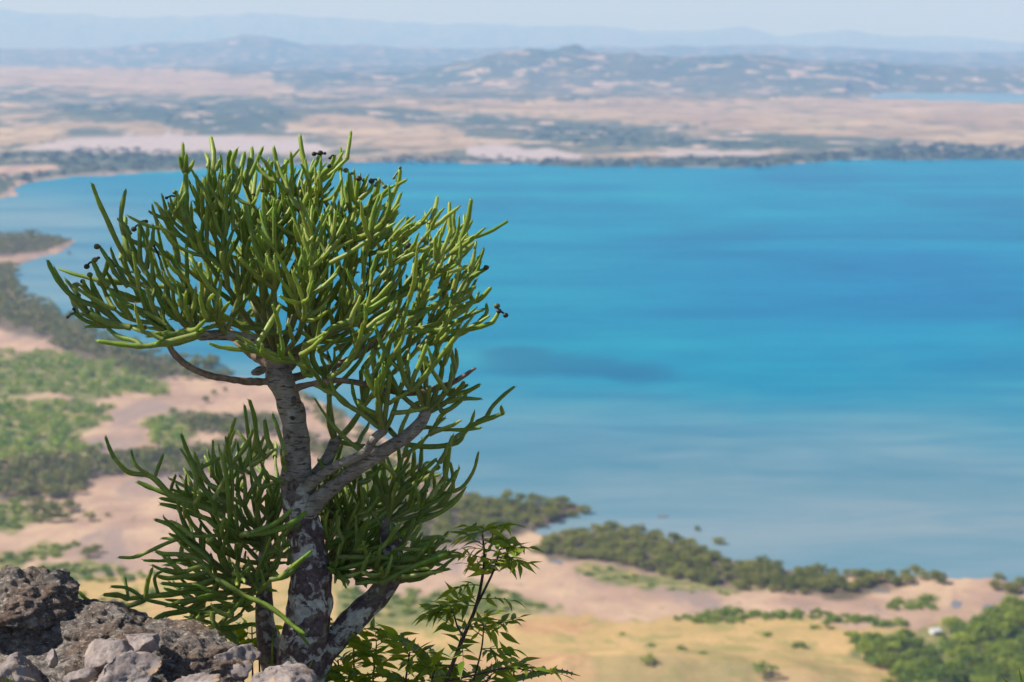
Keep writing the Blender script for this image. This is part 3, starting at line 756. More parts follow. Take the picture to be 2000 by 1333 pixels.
# ---- woods across the bay
fw = []
for i, poly in enumerate((
        [(0, 305), (200, 290), (330, 298), (560, 304), (690, 316), (400, 329), (200, 339), (60, 353), (0, 380), (-60, 385), (-60, 350), (0, 347), (120, 334), (110, 325), (-60, 318)],
        [(700, 313), (900, 307), (1130, 313), (1300, 308), (1500, 308), (1640, 298), (1800, 282), (2040, 290), (2040, 314), (1650, 314), (1500, 326), (1260, 328), (1150, 329), (1000, 319), (700, 320)],
        [(980, 252), (1120, 242), (1300, 264), (1480, 278), (1640, 282), (1500, 290), (1200, 288), (1050, 276)],
        [(100, 204), (400, 208), (560, 218), (540, 243), (430, 256), (330, 240), (120, 222)])):  # the dark inland band, filled with the same crowns
    fw.append(scatter(poly, (34, 30, 60, 90)[i], 1.3, seed=150 + i))
fw = np.vstack(fw)
low_w = [leaf_cloud(540 + i, 5, 7, 0.14, 0.5, 0.3, 0.3, 0.7, 0.26) for i in range(5)]
mass('far_woodland', fw, 9 + 22 * NR.random(len(fw)) ** 2, 0.5, low_w, M_wood_far, 'blue-green woods along the far shore of the bay', 'woodland')
print('mangroves', n_ind, 'far', len(far_m), 'scrub', len(sh_pts), 'woods', len(fw))

# ---- hut, boat and pale boulder down below
def box_v(cx, cy, cz, sx, sy, sz):
    v = np.array([(cx + a * sx / 2, cy + b * sy / 2, cz + c * sz / 2) for c in (-1, 1) for a, b in ((-1, -1), (1, -1), (1, 1), (-1, 1))])
    return v, np.array([[0, 3, 2, 1], [4, 5, 6, 7], [0, 1, 5, 4], [1, 2, 6, 5], [2, 3, 7, 6], [3, 0, 4, 7]])
def plain(name, c, rough=0.8):
    M = Mat(name); M.base(M.mix(M.noise(M.coord('Object'), 2.0, 4), tuple(x * .8 for x in c), c)); M.set(Roughness=rough); return M.m
hp = hut_at
hut = empty('hut', hp, 'small white hut half hidden among the grove trees', 'hut'); hut.rotation_euler = (0, 0, 0.3)
link('wall', make_mesh('hut_wall', *box_v(0, 0, 1.1, 4.4, 3.4, 2.6), smooth=False), plain('whitewash', (0.78, 0.76, 0.72)), hut)
rv_ = np.array([(-2.6, -2.1, 2.35), (2.6, -2.1, 2.35), (2.6, 2.1, 2.35), (-2.6, 2.1, 2.35), (-2.6, 0, 3.6), (2.6, 0, 3.6)])
link('roof', make_mesh('hut_roof', rv_, [[0, 1, 5, 4], [2, 3, 4, 5], [0, 4, 3], [1, 2, 5], [0, 3, 2, 1]], smooth=False), plain('roof_sheet', (0.62, 0.64, 0.66), 0.5), hut)
link('door', make_mesh('hut_door', *box_v(-0.6, -1.73, 0.9, 0.9, 0.08, 2.0), smooth=False), plain('door_blue', (0.10, 0.22, 0.38)), hut)
bp = ground_at(1295, 1003); bp[2] = 0.05
can = empty('canoe', bp, 'small reddish wooden canoe on the shallow water of the bay', 'canoe'); can.rotation_euler = (0, 0, 0.12)
t_ = np.linspace(-1, 1, 13); hullv = []; prof = [(-1, .45), (-.85, .1), (-.4, -.18), (.4, -.18), (.85, .1), (1, .45), (.85, .42), (.3, -.02), (-.3, -.02), (-.85, .42)]
for a in t_:
    wd = .62 * (1 - abs(a) ** 2.4) + .03; lift = .35 * abs(a) ** 3
    hullv += [(a * 3.4, px * wd, pz + lift) for px, pz in prof]
nf = len(prof); hf_ = [[i * nf + j, i * nf + (j + 1) % nf, (i + 1) * nf + (j + 1) % nf, (i + 1) * nf + j] for i in range(12) for j in range(nf)]
link('hull', make_mesh('hull', np.array(hullv), hf_), plain('canoe_wood', (0.34, 0.13, 0.08)), can)
for a in (-1.2, 0.3, 1.6): link('thwart', make_mesh('thwart', *box_v(a, 0, .3, .25, 1.0, .06), smooth=False), plain('thwart_wood', (0.28, 0.16, 0.09)), can)

# ---- tide pools left on the mud
PL = Mat('tide_pool_water'); PL.base((0.17, 0.165, 0.17)); PL.set(Roughness=0.22, IOR=1.33)
for k, (u, v, a, b) in enumerate(((1868, 1181, 3.0, 7.0), (1931, 1187, 2.6, 6.0), (1722, 1156, 3.5, 4.0), (1086, 1098, 3.5, 5.0), (302, 910, 4.0, 5.0), (98, 1130, 5.0, 6.0))):
    p = ground_at(u, v); t_ = np.arange(20) * 2 * math.pi / 20
    rr2 = 1 + 0.3 * np.sin(2 * t_ + k) + 0.18 * np.sin(5 * t_ + 2 * k)
    V = np.vstack([[0, 0, 0], np.stack([a * rr2 * np.cos(t_), b * rr2 * np.sin(t_), 0 * t_], -1)])
    hx = ground_h(p[0] + V[:, 0], p[1] + V[:, 1]); p[2] = np.percentile(hx, 60) + 0.1
    tag(link('tide_pool', make_mesh('tide_pool', V, [[0, 1 + i, 1 + (i + 1) % 20] for i in range(20)], smooth=False), PL.m, loc=p), kind='structure')
# ------------------------------------------------------------------ the succulent tree on the ledge
PX = 5.0 / F                    # metres per photo pixel at the tree
BK = Mat('tree_bark')
bc = BK.coord('Object')
low = BK.attr('low')            # 1 on the old lower bark, 0 on the smooth grey upper bark
bn = BK.noise(bc, 26, 5, 0.6, 0.6); bn2 = BK.noise(bc, 75, 4, 0.6); bn3 = BK.noise(BK.coord('Object', (1, 1, 5)), 36, 4, 0.6)
greyb = BK.ramp(bn, [(0.3, (0.22, 0.185, 0.145)), (0.5, (0.34, 0.295, 0.235)), (0.7, (0.46, 0.415, 0.335))])
darkb = BK.ramp(bn2, [(0.3, (0.075, 0.050, 0.048)), (0.55, (0.16, 0.110, 0.105)), (0.75, (0.27, 0.21, 0.185))])
lich = BK.ramp(BK.noise(bc, 24, 4, 0.6, 0.5), [(0.50, 0.0), (0.56, 0.95)])
lichc = BK.ramp(BK.noise(bc, 60, 3), [(0.35, (0.46, 0.42, 0.33)), (0.65, (0.70, 0.68, 0.61))])
olive = BK.ramp(BK.noise(bc, 17, 3, 0.5, 0.8), [(0.55, 0.0), (0.62, 1.0)])
db = BK.mix(BK.math('MULTIPLY', olive, 0.7), darkb, (0.27, 0.235, 0.15))
db = BK.mix(lich, db, lichc)
wr = BK.ramp(bn3, [(0.35, 0.0), (0.48, 1.0)])
gb = BK.mix(wr, (0.10, 0.08, 0.065), greyb)
BK.base(BK.mix(low, gb, db)); BK.set(Roughness=0.85); BK.b.inputs['Specular IOR Level'].default_value = 0.2
BK.bump(BK.math('ADD', BK.math('ADD', bn2, BK.math('MULTIPLY', bn3, 0.8)), BK.math('MULTIPLY', lich, 0.25)), 0.9, 0.006)
M_bark = BK.m
DB = Mat('dry_branch'); dn = DB.noise(DB.coord('Object', (1, 1, 1)), 45, 5, 0.65)
DB.base(DB.ramp(dn, [(0.3, (0.10, 0.065, 0.045)), (0.5, (0.25, 0.17, 0.115)), (0.7, (0.42, 0.31, 0.22))])); DB.set(Roughness=0.85)
DB.bump(dn, 0.7, 0.004); M_dry = DB.m
SC = Mat('branch_scar'); SC.base(SC.ramp(SC.noise(SC.coord('Object'), 90, 4), [(0.3, (0.035, 0.024, 0.02)), (0.7, (0.20, 0.15, 0.115))])); SC.set(Roughness=0.9); M_scar = SC.m
GT = Mat('green_twig')
age = GT.attr('age'); rnd = GT.attr('rnd')
g1 = GT.ramp(age, [(0.0, (0.22, 0.23, 0.10)), (0.35, (0.22, 0.27, 0.065)), (0.8, (0.165, 0.32, 0.030)), (1.0, (0.21, 0.40, 0.032))])
g2 = GT.ramp(age, [(0.0, (0.33, 0.30, 0.135)), (0.5, (0.37, 0.43, 0.10)), (1.0, (0.41, 0.50, 0.075))])
gc = GT.mix(rnd, g1, g2)
gn = GT.noise(GT.coord('Object'), 60, 3, 0.6)
gc = GT.mix(GT.math('MULTIPLY', GT.math('SUBTRACT', gn, 0.42), 1.3, True), gc, (0.15, 0.14, 0.06))
spk = GT.ramp(GT.noise(GT.coord('Object'), 260, 2), [(0.64, 0.0), (0.70, 1.0)])
gc = GT.mix(GT.math('MULTIPLY', spk, 0.6), gc, (0.05, 0.045, 0.025))
GT.base(gc); GT.set(Roughness=0.42); GT.b.inputs['Specular IOR Level'].default_value = 0.4
GT.b.inputs['Subsurface Weight'].default_value = 0.0
GT.bump(gn, 0.25, 0.003)
gt_t = GT.node('ShaderNodeBsdfTranslucent'); GT.link(GT.mix(1.0, gc, (1.5, 1.6, 0.5), 'MULTIPLY'), gt_t.inputs[0])
gm = GT.node('ShaderNodeMixShader'); gm.inputs[0].default_value = 0.3
GT.link(GT.b.outputs[0], gm.inputs[1]); GT.link(gt_t.outputs[0], gm.inputs[2]); GT.link(gm.outputs[0], GT.out.inputs[0])
M_twig = GT.m
CP = Mat('seed_capsule'); CP.base(CP.ramp(CP.objrand(), [(0.1, (0.035, 0.028, 0.020)), (0.5, (0.09, 0.075, 0.035)), (0.9, (0.17, 0.19, 0.05))])); CP.set(Roughness=0.6); M_cap = CP.m

tree_base = P(585, 1345, 5.0)
tree = empty('succulent_tree', tree_base, 'succulent tree with bare lichened trunk and bushy green pencil twigs above the rocks', 'tree')
TB = tree_base

def bark_wobble(amp, scale, seed):
    def f(V, path):
        n = fbm3(V * scale, seed, 4) - 0.5
        c = path[:, None, :]; d = V - c
        return c + d * (1 + amp * n[..., None] * 2)
    return f

def limb(name, pts, mat, nseg=26, sides=14, amp=0.12, low=0.0, seed=1, cap=True):
    """pts: (u, v, depth, width in photo px)"""
    q = np.array([P(u, v, d) for u, v, d, w_ in pts]); n = nseg
    path = catmull(q, n)
    wd = np.interp(np.linspace(0, len(pts) - 1, n), np.arange(len(pts)), [p[3] for p in pts])
    rad = wd / 2 * PX
    v, f = tube(path, rad, sides, cap, bark_wobble(amp * (1.7 if mat is M_dry else 1), 62 if mat is M_dry else 26, seed))
    if low == 'trunk':
        _, vv_, _ = proj(v); lo = sstep(930, 985, vv_ + 40 * (fbm3(v * 30, 77, 3) - .5))
    else: lo = np.full(len(v), float(low))
    o = link(name, make_mesh(name, v - TB, f, {'low': lo}), mat, tree)
    return path

nodes = []                      # (point, green radius) places where twigs can spring from
D0 = 5.0
trunk_path = limb('trunk', [(588, 1440, D0, 124), (588, 1370, D0, 112), (588, 1330, D0, 104), (590, 1280, D0, 96), (602, 1210, D0, 86), (607, 1140, D0, 84), (600, 1070, D0, 74), (588, 1000, D0, 68), (580, 940, D0, 64), (580, 890, D0, 52), (576, 830, D0, 50), (563, 780, D0, 50), (548, 740, D0, 56), (542, 712, D0, 46), (544, 690, D0, 36)],
                  M_bark, 110, 36, 0.22, 'trunk', 3)
limb('limb', [(600, 1400, D0 + .02, 60), (622, 1290, D0 + .03, 58), (665, 1240, D0 + .05, 52), (705, 1195, D0 + .06, 50), (742, 1160, D0 + .07, 47), (762, 1125, D0 + .07, 46), (766, 1085, D0 + .07, 44), (760, 1045, D0 + .07, 36), (757, 1012, D0 + .07, 22)], M_bark, 56, 22, 0.16, 1.0, 4)
limb('limb', [(550, 1430, D0 + .06, 66), (545, 1340, D0 + .06, 60), (530, 1280, D0 + .08, 50), (518, 1220, D0 + .1, 40), (516, 1160, D0 + .1, 34), (514, 1110, D0 + .1, 28), (520, 1062, D0 + .12, 22)], M_bark, 40, 16, 0.16, 0.8, 5)
limb('limb', [(520, 1148, D0 + .1, 24), (490, 1136, D0 + .08, 20), (462, 1130, D0 + .06, 16)], M_bark, 14, 12, 0.12, 0.2, 6)
limb('limb', [(595, 1006, D0 - .01, 44), (622, 976, D0 - .03, 31), (660, 944, D0 - .05, 28), (700, 914, D0 - .08, 27), (745, 884, D0 - .1, 27), (790, 856, D0 - .12, 26), (820, 828, D0 - .12, 24), (832, 806, D0 - .12, 22)], M_bark, 50, 18, 0.14, 0.15, 7)
limb('limb', [(592, 955, D0 - .01, 34), (625, 932, D0 - .05, 19), (660, 908, D0 - .09, 18), (690, 896, D0 - .12, 17), (716, 880, D0 - .14, 17), (732, 856, D0 - .15, 17), (750, 842, D0 - .15, 16)], M_bark, 34, 14, 0.12, 0.1, 8)
limb('limb', [(590, 950, D0 + .02, 34), (622, 922, D0 + .03, 26), (642, 892, D0 + .04, 24), (655, 862, D0 + .04, 24)], M_bark, 22, 14, 0.12, 0.05, 9)
limb('limb', [(545, 742, D0, 20), (515, 746, D0 - .02, 15), (480, 745, D0 - .06, 14), (430, 738, D0 - .11, 13), (390, 727, D0 - .15, 13), (360, 710, D0 - .17, 13), (338, 688, D0 - .18, 12), (324, 660, D0 - .19, 11), (318, 636, D0 - .19, 9)], M_dry, 50, 12, 0.20, 0, 10)
limb('limb', [(548, 730, D0 + .02, 26), (520, 710, D0 + .06, 18), (488, 690, D0 + .1, 17), (468, 668, D0 + .13, 20), (440, 642, D0 + .17, 19), (415, 616, D0 + .2, 17), (396, 585, D0 + .22, 15)], M_dry, 40, 12, 0.18, 0, 11)
limb('limb', [(552, 745, D0, 20), (600, 730, D0 + .05, 14), (655, 714, D0 + .1, 15), (700, 692, D0 + .13, 15), (738, 662, D0 + .15, 14), (752, 640, D0 + .16, 12), (764, 618, D0 + .16, 7)], M_dry, 44, 12, 0.16, 0, 12)
limb('limb', [(560, 765, D0, 18), (600, 752, D0 - .04, 12), (650, 744, D0 - .08, 11), (700, 748, D0 - .1, 11), (750, 762, D0 - .12, 11), (800, 768, D0 - .12, 11), (850, 760, D0 - .12, 12), (890, 744, D0 - .12, 11), (928, 720, D0 - .13, 5)], M_dry, 54, 12, 0.2, 0, 13)
limb('limb', [(545, 716, D0 - .01, 30), (520, 688, D0 - .05, 22), (490, 664, D0 - .09, 20), (440, 655, D0 - .14, 20), (392, 656, D0 - .18, 19)], M_bark, 30, 12, 0.12, 0.0, 14)
limb('limb', [(548, 730, D0 + .02, 30), (575, 700, D0 + .04, 24), (600, 672, D0 + .05, 20), (606, 660, D0 + .05, 18)], M_bark, 20, 12, 0.12, 0.0, 15)
limb('dead_twig', [(530, 1110, D0 + .2, 10), (495, 1112, D0 + .21, 9), (470, 1108, D0 + .22, 9), (446, 1110, D0 + .22, 6)], M_dry, 18, 8, 0.2, 0, 16)
limb('dead_twig', [(484, 1112, D0 + .21, 8), (478, 1092, D0 + .22, 7), (480, 1078, D0 + .22, 4)], M_dry, 12, 8, 0.2, 0, 17)
# sawn and broken branch scars on the trunk
def scar(u, v, d, wpx, outdir):
    c = P(u, v, d); n = np.array(outdir, float); n /= np.linalg.norm(n)
    a = np.cross(n, [0, 0, 1.0]); a /= np.linalg.norm(a); b = np.cross(n, a); r = wpx / 2 * PX
    rings = [(1.15, -0.6), (0.98, -0.02), (0.80, 0.10), (0.55, 0.06), (0.30, -0.04), (0.02, -0.06)]
    ang = np.arange(14) * 2 * math.pi / 14
    V = np.array([c + n * h * r + r * k * (math.cos(t) * a + math.sin(t) * b) * (1 + .16 * math.sin(2 * t + wpx) + .10 * math.sin(5 * t + 2 * wpx)) for k, h in rings for t in ang])
    i = np.arange(len(rings) - 1)[:, None] * 14; j = np.arange(14)[None]; k2 = (j + 1) % 14
    return V, np.stack([i + j, i + k2, i + 14 + k2, i + 14 + j], -1).reshape(-1, 4)
for (u, v, wpx, hw) in ((570, 950, 24, 32), (566, 1000, 14, 34), (562, 853, 9, 25), (571, 817, 9, 25), (574, 782, 12, 24), (585, 1105, 13, 40), (588, 1222, 18, 44), (592, 1270, 14, 46), (567, 757, 10, 26)):
    cx = np.interp(v, [690, 740, 780, 830, 890, 940, 1000, 1070, 1140, 1210, 1280], [544, 548, 563, 576, 580, 580, 588, 600, 607, 602, 590])
    s_ = max(-0.9, min(0.9, (u - cx) / hw)); cs = math.sqrt(1 - s_ * s_)
    vv2, ff2 = scar(u, v, D0 - cs * hw * PX * 1.02, wpx, (s_, -cs, 0.1))
    link('branch_scar', make_mesh('branch_scar', vv2 - TB, ff2), M_scar, tree)
v_, f_ = tube([P(512, 722, D0 - .02), P(503, 726, D0 - .045), P(496, 728, D0 - .06)], np.array([9, 8.5, 6]) * PX, 10, True)
link('branch_stub', make_mesh('branch_stub', v_ - TB, f_, {'low': np.zeros(len(v_))}), M_bark, tree)

# ---- twigs
CROWN = [(545, 705), (470, 690), (385, 672), (290, 684), (190, 676), (128, 628), (120, 590), (86, 508), (100, 500), (165, 540), (190, 480), (215, 470), (176, 362), (190, 365), (225, 440), (242, 372), (268, 430), (320, 375), (350, 370), (352, 290), (372, 300), (400, 320), (410, 275), (450, 296), (520, 290), (560, 300), (590, 270),
         (640, 300), (684, 262), (690, 330), (760, 345), (785, 330), (790, 400), (848, 395), (875, 395), (922, 392), (930, 430), (985, 435), (930, 480), (948, 488), (952, 530), (930, 550), (960, 565), (945, 590), (985, 610), (940, 642), (860, 660), (760, 668), (690, 680), (620, 700)]
MIDR = [(600, 745), (680, 725), (760, 690), (880, 660), (900, 700), (930, 735), (1000, 755), (985, 800), (930, 842), (880, 878), (800, 880), (740, 878), (665, 868), (625, 820), (590, 760)]
LOWL = [(206, 855), (240, 905), (300, 890), (320, 880), (330, 925), (355, 850), (385, 880), (420, 860), (455, 815), (488, 785), (530, 815), (600, 880), (640, 990), (640, 1100), (600, 1150), (560, 1220), (470, 1262), (420, 1240), (270, 1240), (330, 1190), (160, 1180), (160, 1155), (300, 1100), (235, 1092), (240, 1080), (340, 1040), (300, 1012), (330, 990), (260, 940)]
LOWR = [(600, 900), (650, 860), (700, 830), (745, 880), (780, 880), (880, 870), (890, 900), (936, 890), (920, 935), (905, 970), (870, 1005), (830, 1030), (876, 1042), (850, 1075), (905, 1085), (880, 1115), (780, 1140), (700, 1160), (630, 1140), (600, 1060)]
tw = []                         # finished twigs: path, radii, age0, age1, rnd
tipset = []
ZUP = np.array([0, 0, 1.0])
def pxr(w_): return w_ / 2 * PX * 0.69

def grow_one(p, d, L, r0, r1, lift, wig, n=8):
    path = [p]; d = d / np.linalg.norm(d); st = L / n
    wdir = NR.normal(size=3) * wig
    for i in range(n):
        d = d + ZUP * lift / n + wdir / n + NR.normal(size=3) * 0.035
        d /= np.linalg.norm(d); path.append(path[-1] + d * st)
    return np.array(path), np.linspace(r0, r1, n + 1), d

def cone(d, ang, az):
    d = d / np.linalg.norm(d)
    a = np.cross(d, ZUP if abs(d[2]) < 0.95 else RGT); a /= np.linalg.norm(a); b = np.cross(d, a)
    return d * math.cos(ang) + (a * math.cos(az) + b * math.sin(az)) * math.sin(ang)

def grow(seeds, poly, limit, depth_c, depth_r, uc, ur, lift, lens, gap=0.024, ang=(0.3, 0.92), outward=0.0, minz=-0.25, rmin=11):
    q = list(seeds); made = 0
    while q and made < limit:
        p, d, gen, r0 = q.pop(0)
        kids = 3 if gen < 2 else rng.choice((2, 3, 3, 4))
        az0 = rng.uniform(0, 6.28)
        for k in range(kids):
            if made >= limit: break
            for attempt in range(7):
                nd = cone(d, rng.uniform(*ang), az0 + k * 6.28 / kids + rng.uniform(-.5, .5))
                nd = nd + outward * np.array([math.copysign(1, proj(p)[0] - uc), 0, 0])
                if nd[2] < minz: nd[2] = minz + abs(nd[2]) * 0.1
                L = rng.uniform(*lens[min(gen, len(lens) - 1)]) * (1 - 0.06 * attempt)
                r1 = max(pxr(rmin - 1.5), r0 * 0.88)
                path, rad, ed = grow_one(p, nd, L, r0, r1, rng.uniform(*lift), 0.35)
                u, v, dd = proj(path[-1]); um, vm, dm = proj(path[len(path) // 2])
                lim = depth_r * math.sqrt(max(0.05, 1 - ((u - uc) / ur) ** 2))
                if abs(dd - depth_c) > lim or not inpoly(np.array([u, um]), np.array([v, vm]), poly).all(): continue
                tp = np.array([path[-1], path[-3]])
                if tipset and min(np.linalg.norm(np.array(tipset[-900:]) - path[-1], axis=1)) < gap: continue
                tipset.append(path[-1]); tipset.append(path[-3]); made += 1
                tw.append(dict(path=path, rad=rad, gen=gen, rnd=rng.random()))
                nodes.append(path[-1]); nodes.append(path[len(path) // 2])
                if gen < 6: q.append((path[-1], ed, gen + 1, r1))
                if rng.random() < 0.35 and gen < 5:
                    q.append((path[int(len(path) * .6)], ed, gen + 2, r1))
                break
        if len(q) > 3 and rng.random() < .3: q.append(q.pop(0))
    return made

# main stems at the head of the trunk
seeds = []
head = P(545, 694, D0)
for k in range(15):
    a = k * 2.399; el = (0.25, 0.5, 0.8, 1.05, 1.3)[k % 5]
    d = np.array([math.cos(a) * math.cos(el), math.sin(a) * math.cos(el), math.sin(el)])
    path, rad, ed = grow_one(head + d * .01, d, rng.uniform(.13, .24), pxr(18), pxr(15), 0.5, 0.2, 9)
    tw.append(dict(path=path, rad=rad, gen=0, rnd=.3)); nodes += [path[-1], path[5]]
    seeds.append((path[-1], ed, 1, pxr(14.5)))
for (u, v, dd, du, dz, dy) in ((392, 656, D0 - .18, -1, .25, -.2), (392, 656, D0 - .18, -.6, .8, .1), (396, 588, D0 + .22, -.5, .9, .1), (606, 662, D0 + .05, .9, .4, .1), (606, 662, D0 + .05, .6, .6, -.5), (762, 622, D0 + .16, .6, .7, 0), (606, 662, D0 + .05, .2, 1, .4), (318, 640, D0 - .19, -.4, .8, 0), (440, 655, D0 - .14, -.1, 1, -.3), (440, 642, D0 + .17, 0, 1, .3), (700, 690, D0 + .13, .2, 1, .2)):
    seeds.append((P(u, v, dd), np.array([du, dy, dz], float), 1, pxr(15)))
nA = grow(seeds, CROWN, 560, D0, 0.50, 540, 500, (0.45, 1.25), [(.11, .18), (.09, .15), (.075, .13), (.06, .11), (.05, .09)], 0.0155)
# clumps carried by the limbs to the right
seeds = [(P(u, v, dd), np.array([du, dy, dz], float), 1, pxr(15)) for (u, v, dd, du, dz, dy) in
         ((832, 806, D0 - .12, .3, .9, 0), (832, 806, D0 - .12, -.3, .9, -.2), (832, 806, D0 - .12, .8, .3, .2), (750, 842, D0 - .15, -.5, .8, 0), (750, 842, D0 - .15, .3, .9, -.3), (655, 862, D0 + .04, -.4, .9, .1), (655, 862, D0 + .04, .8, .2, .1), (800, 768, D0 - .12, .3, .9, .1), (650, 744, D0 - .08, 0, .9, 0))]
nB = grow(seeds, MIDR, 54, D0 - .05, 0.34, 790, 260, (0.5, 1.2), [(.10, .16), (.09, .15), (.08, .13), (.06, .11)], 0.032)
# low clump to the left of the trunk
seeds = [(P(u, v, dd), np.array([du, dy, dz], float), 1, pxr(14)) for (u, v, dd, du, dz, dy) in
         ((520, 1064, D0 + .12, -.5, .8, -.2), (520, 1064, D0 + .12, .2, .9, .2), (462, 1130, D0 + .06, -1, .2, -.3), (462, 1130, D0 + .06, -.5, .7, -.3), (514, 1100, D0 + .1, -.7, .4, .4), (516, 1150, D0 + .1, -.8, .1, -.4), (516, 1090, D0 + .1, .6, .6, .3), (516, 1080, D0 + .1, -.2, .9, .5), (520, 1064, D0 + .12, -.8, .5, .1), (500, 1030, D0 + .14, -.2, 1, .3), (540, 1060, D0 + .2, .2, 1, .3))]
nC = grow(seeds, LOWL, 120, D0 + .06, 0.42, 430, 330, (0.25, 1.1), [(.10, .18), (.10, .17), (.08, .15), (.06, .12)], 0.022, minz=-.15)
# low clump behind and to the right of the trunk
seeds = [(P(u, v, dd), np.array([du, dy, dz], float), 1, pxr(14)) for (u, v, dd, du, dz, dy) in
         ((625, 1120, D0 + .1, .8, .4, .2), (625, 1120, D0 + .1, .5, .8, .3), (640, 1090, D0 + .1, .9, .2, 0), (757, 1020, D0 + .07, .3, .9, .1), (757, 1020, D0 + .07, .8, .4, .1), (757, 1040, D0 + .07, -.4, .9, .2), (764, 1090, D0 + .07, .9, .1, 0), (640, 1060, D0 + .15, .3, 1, .2), (690, 1080, D0 + .15, .5, .9, .1), (640, 1010, D0 + .12, .6, .7, .2), (740, 1140, D0 + .08, .8, .1, -.1))]
nD = grow(seeds, LOWR, 120, D0 + .12, 0.36, 760, 230, (0.3, 1.1), [(.10, .18), (.09, .16), (.08, .14), (.06, .11)], 0.020, minz=-.15)
print('grown twigs', nA, nB, nC, nD, len(tw))

# ---- fill the gaps: twigs reach from the nearest stem into the emptiest places
def fill(poly, count, dc, dr, uc, ur, n0, cand=7, upright=0.75, c3=None, zmin=0.45, pad=13):
    c3 = P(*c3)
    us = [p[0] for p in poly]; vs2 = [p[1] for p in poly]
    A = np.array(nodes[n0:] if n0 else nodes); tipuv = [proj(t['path'][-1])[:2] for t in tw] + [proj(t['path'][5])[:2] for t in tw]
    T2 = list(map(lambda q: (float(q[0]), float(q[1])), tipuv))
    ND = [np.asarray(x) for x in A]
    for c in range(count):
        best = None; arr = np.array(T2)
        for k in range(cand):
            for _ in range(40):
                u, v = rng.uniform(min(us), max(us)), rng.uniform(min(vs2), max(vs2))
                if inpoly(np.array([u, u + pad, u - pad, u]), np.array([v, v, v, v - pad]), poly).all(): break
            m = np.min(np.hypot(arr[:, 0] - u, arr[:, 1] - v))
            if best is None or m > best[0]: best = (m, u, v)
        _, u, v = best
        lim = dr * math.sqrt(max(0.08, 1 - ((u - uc) / ur) ** 2))
        tgt = P(u, v, dc + rng.uniform(-lim, lim))
        B = np.array(ND); D = B - tgt; ds = np.linalg.norm(D, axis=1)
        dn_ = -D / (ds[:, None] + 1e-9); oc = B - c3 + np.array([0, 0, .08]); oc = oc / (np.linalg.norm(oc, axis=1)[:, None] + 1e-9)
        al = (dn_ * oc).sum(1)
        pen = ds + 0.5 * np.maximum(0, 0.55 - al) + 0.6 * np.maximum(0, zmin - dn_[:, 2]) + np.where(ds < 0.055, 0.3, 0)
        k = int(np.argmin(pen)); a = B[k]; L = ds[k]
        if L > 0.24 or L < 0.04 or pen[k] > 0.42: continue
        side = (tgt - a) * np.array([1, 1, 0.15]); ctrl = a + side * 0.55 + np.array([0, 0, (tgt - a)[2] * (0.30 if upright > .5 else .45)]) + NR.normal(size=3) * .008
        n = 9; tt = np.linspace(0, 1, n)[:, None]
        path = (1 - tt) ** 2 * a + 2 * tt * (1 - tt) * ctrl + tt ** 2 * tgt
        path = path + np.cumsum(NR.normal(size=(n, 3)) * 0.0009, 0)
        mu, mv_, _d = proj(path[4])
        if not inpoly(np.array([mu]), np.array([mv_]), poly)[0] and inpoly(np.array([proj(a)[0]]), np.array([proj(a)[1]]), poly)[0]: continue
        tw.append(dict(path=path, rad=np.linspace(pxr(rng.uniform(12.5, 15)), pxr(rng.uniform(9.5, 11.5)), n), gen=3, rnd=rng.random()))
        ND.append(path[-1]); ND.append(path[5]); nodes.append(path[-1]); nodes.append(path[5])
        T2.append((u, v)); pu_, pv_, _d = proj(path[5]); T2.append((float(pu_), float(pv_)))
HD = (545, 700, D0)
fill(CROWN, 440, D0, 0.42, 540, 500, 0, c3=HD)
fill([(600, 690), (640, 420), (760, 420), (940, 440), (950, 620), (860, 655), (700, 672)], 60, D0 - .05, 0.36, 780, 300, 0, c3=HD, zmin=.3)
fill([(590, 905), (650, 870), (740, 890), (860, 890), (905, 960), (830, 1020), (880, 1080), (800, 1130), (640, 1140), (620, 1060)], 200, D0 + .14, 0.22, 760, 260, 0, c3=(640, 1110, D0 + .12), zmin=.2)
fill([(300, 960), (370, 890), (460, 830), (530, 830), (580, 900), (600, 1060), (560, 1120), (420, 1150), (330, 1100)], 130, D0 + .08, 0.26, 450, 260, 0, c3=(520, 1110, D0 + .1), zmin=.2)
fill(MIDR, 26, D0 - .06, 0.2, 790, 260, 0, c3=(760, 860, D0 - .1), zmin=.3)
fill([(630, 1040), (880, 1035), (908, 1085), (870, 1122), (700, 1155), (630, 1145)], 80, D0 + .06, 0.2, 760, 260, 0, c3=(620, 1100, D0 + .08), zmin=-.05)
fill([(300, 1070), (540, 1060), (560, 1180), (420, 1235), (300, 1180)], 70, D0 + .04, 0.22, 430, 260, 0, c3=(530, 1110, D0 + .1), zmin=-.1)
print('after fill', len(tw))

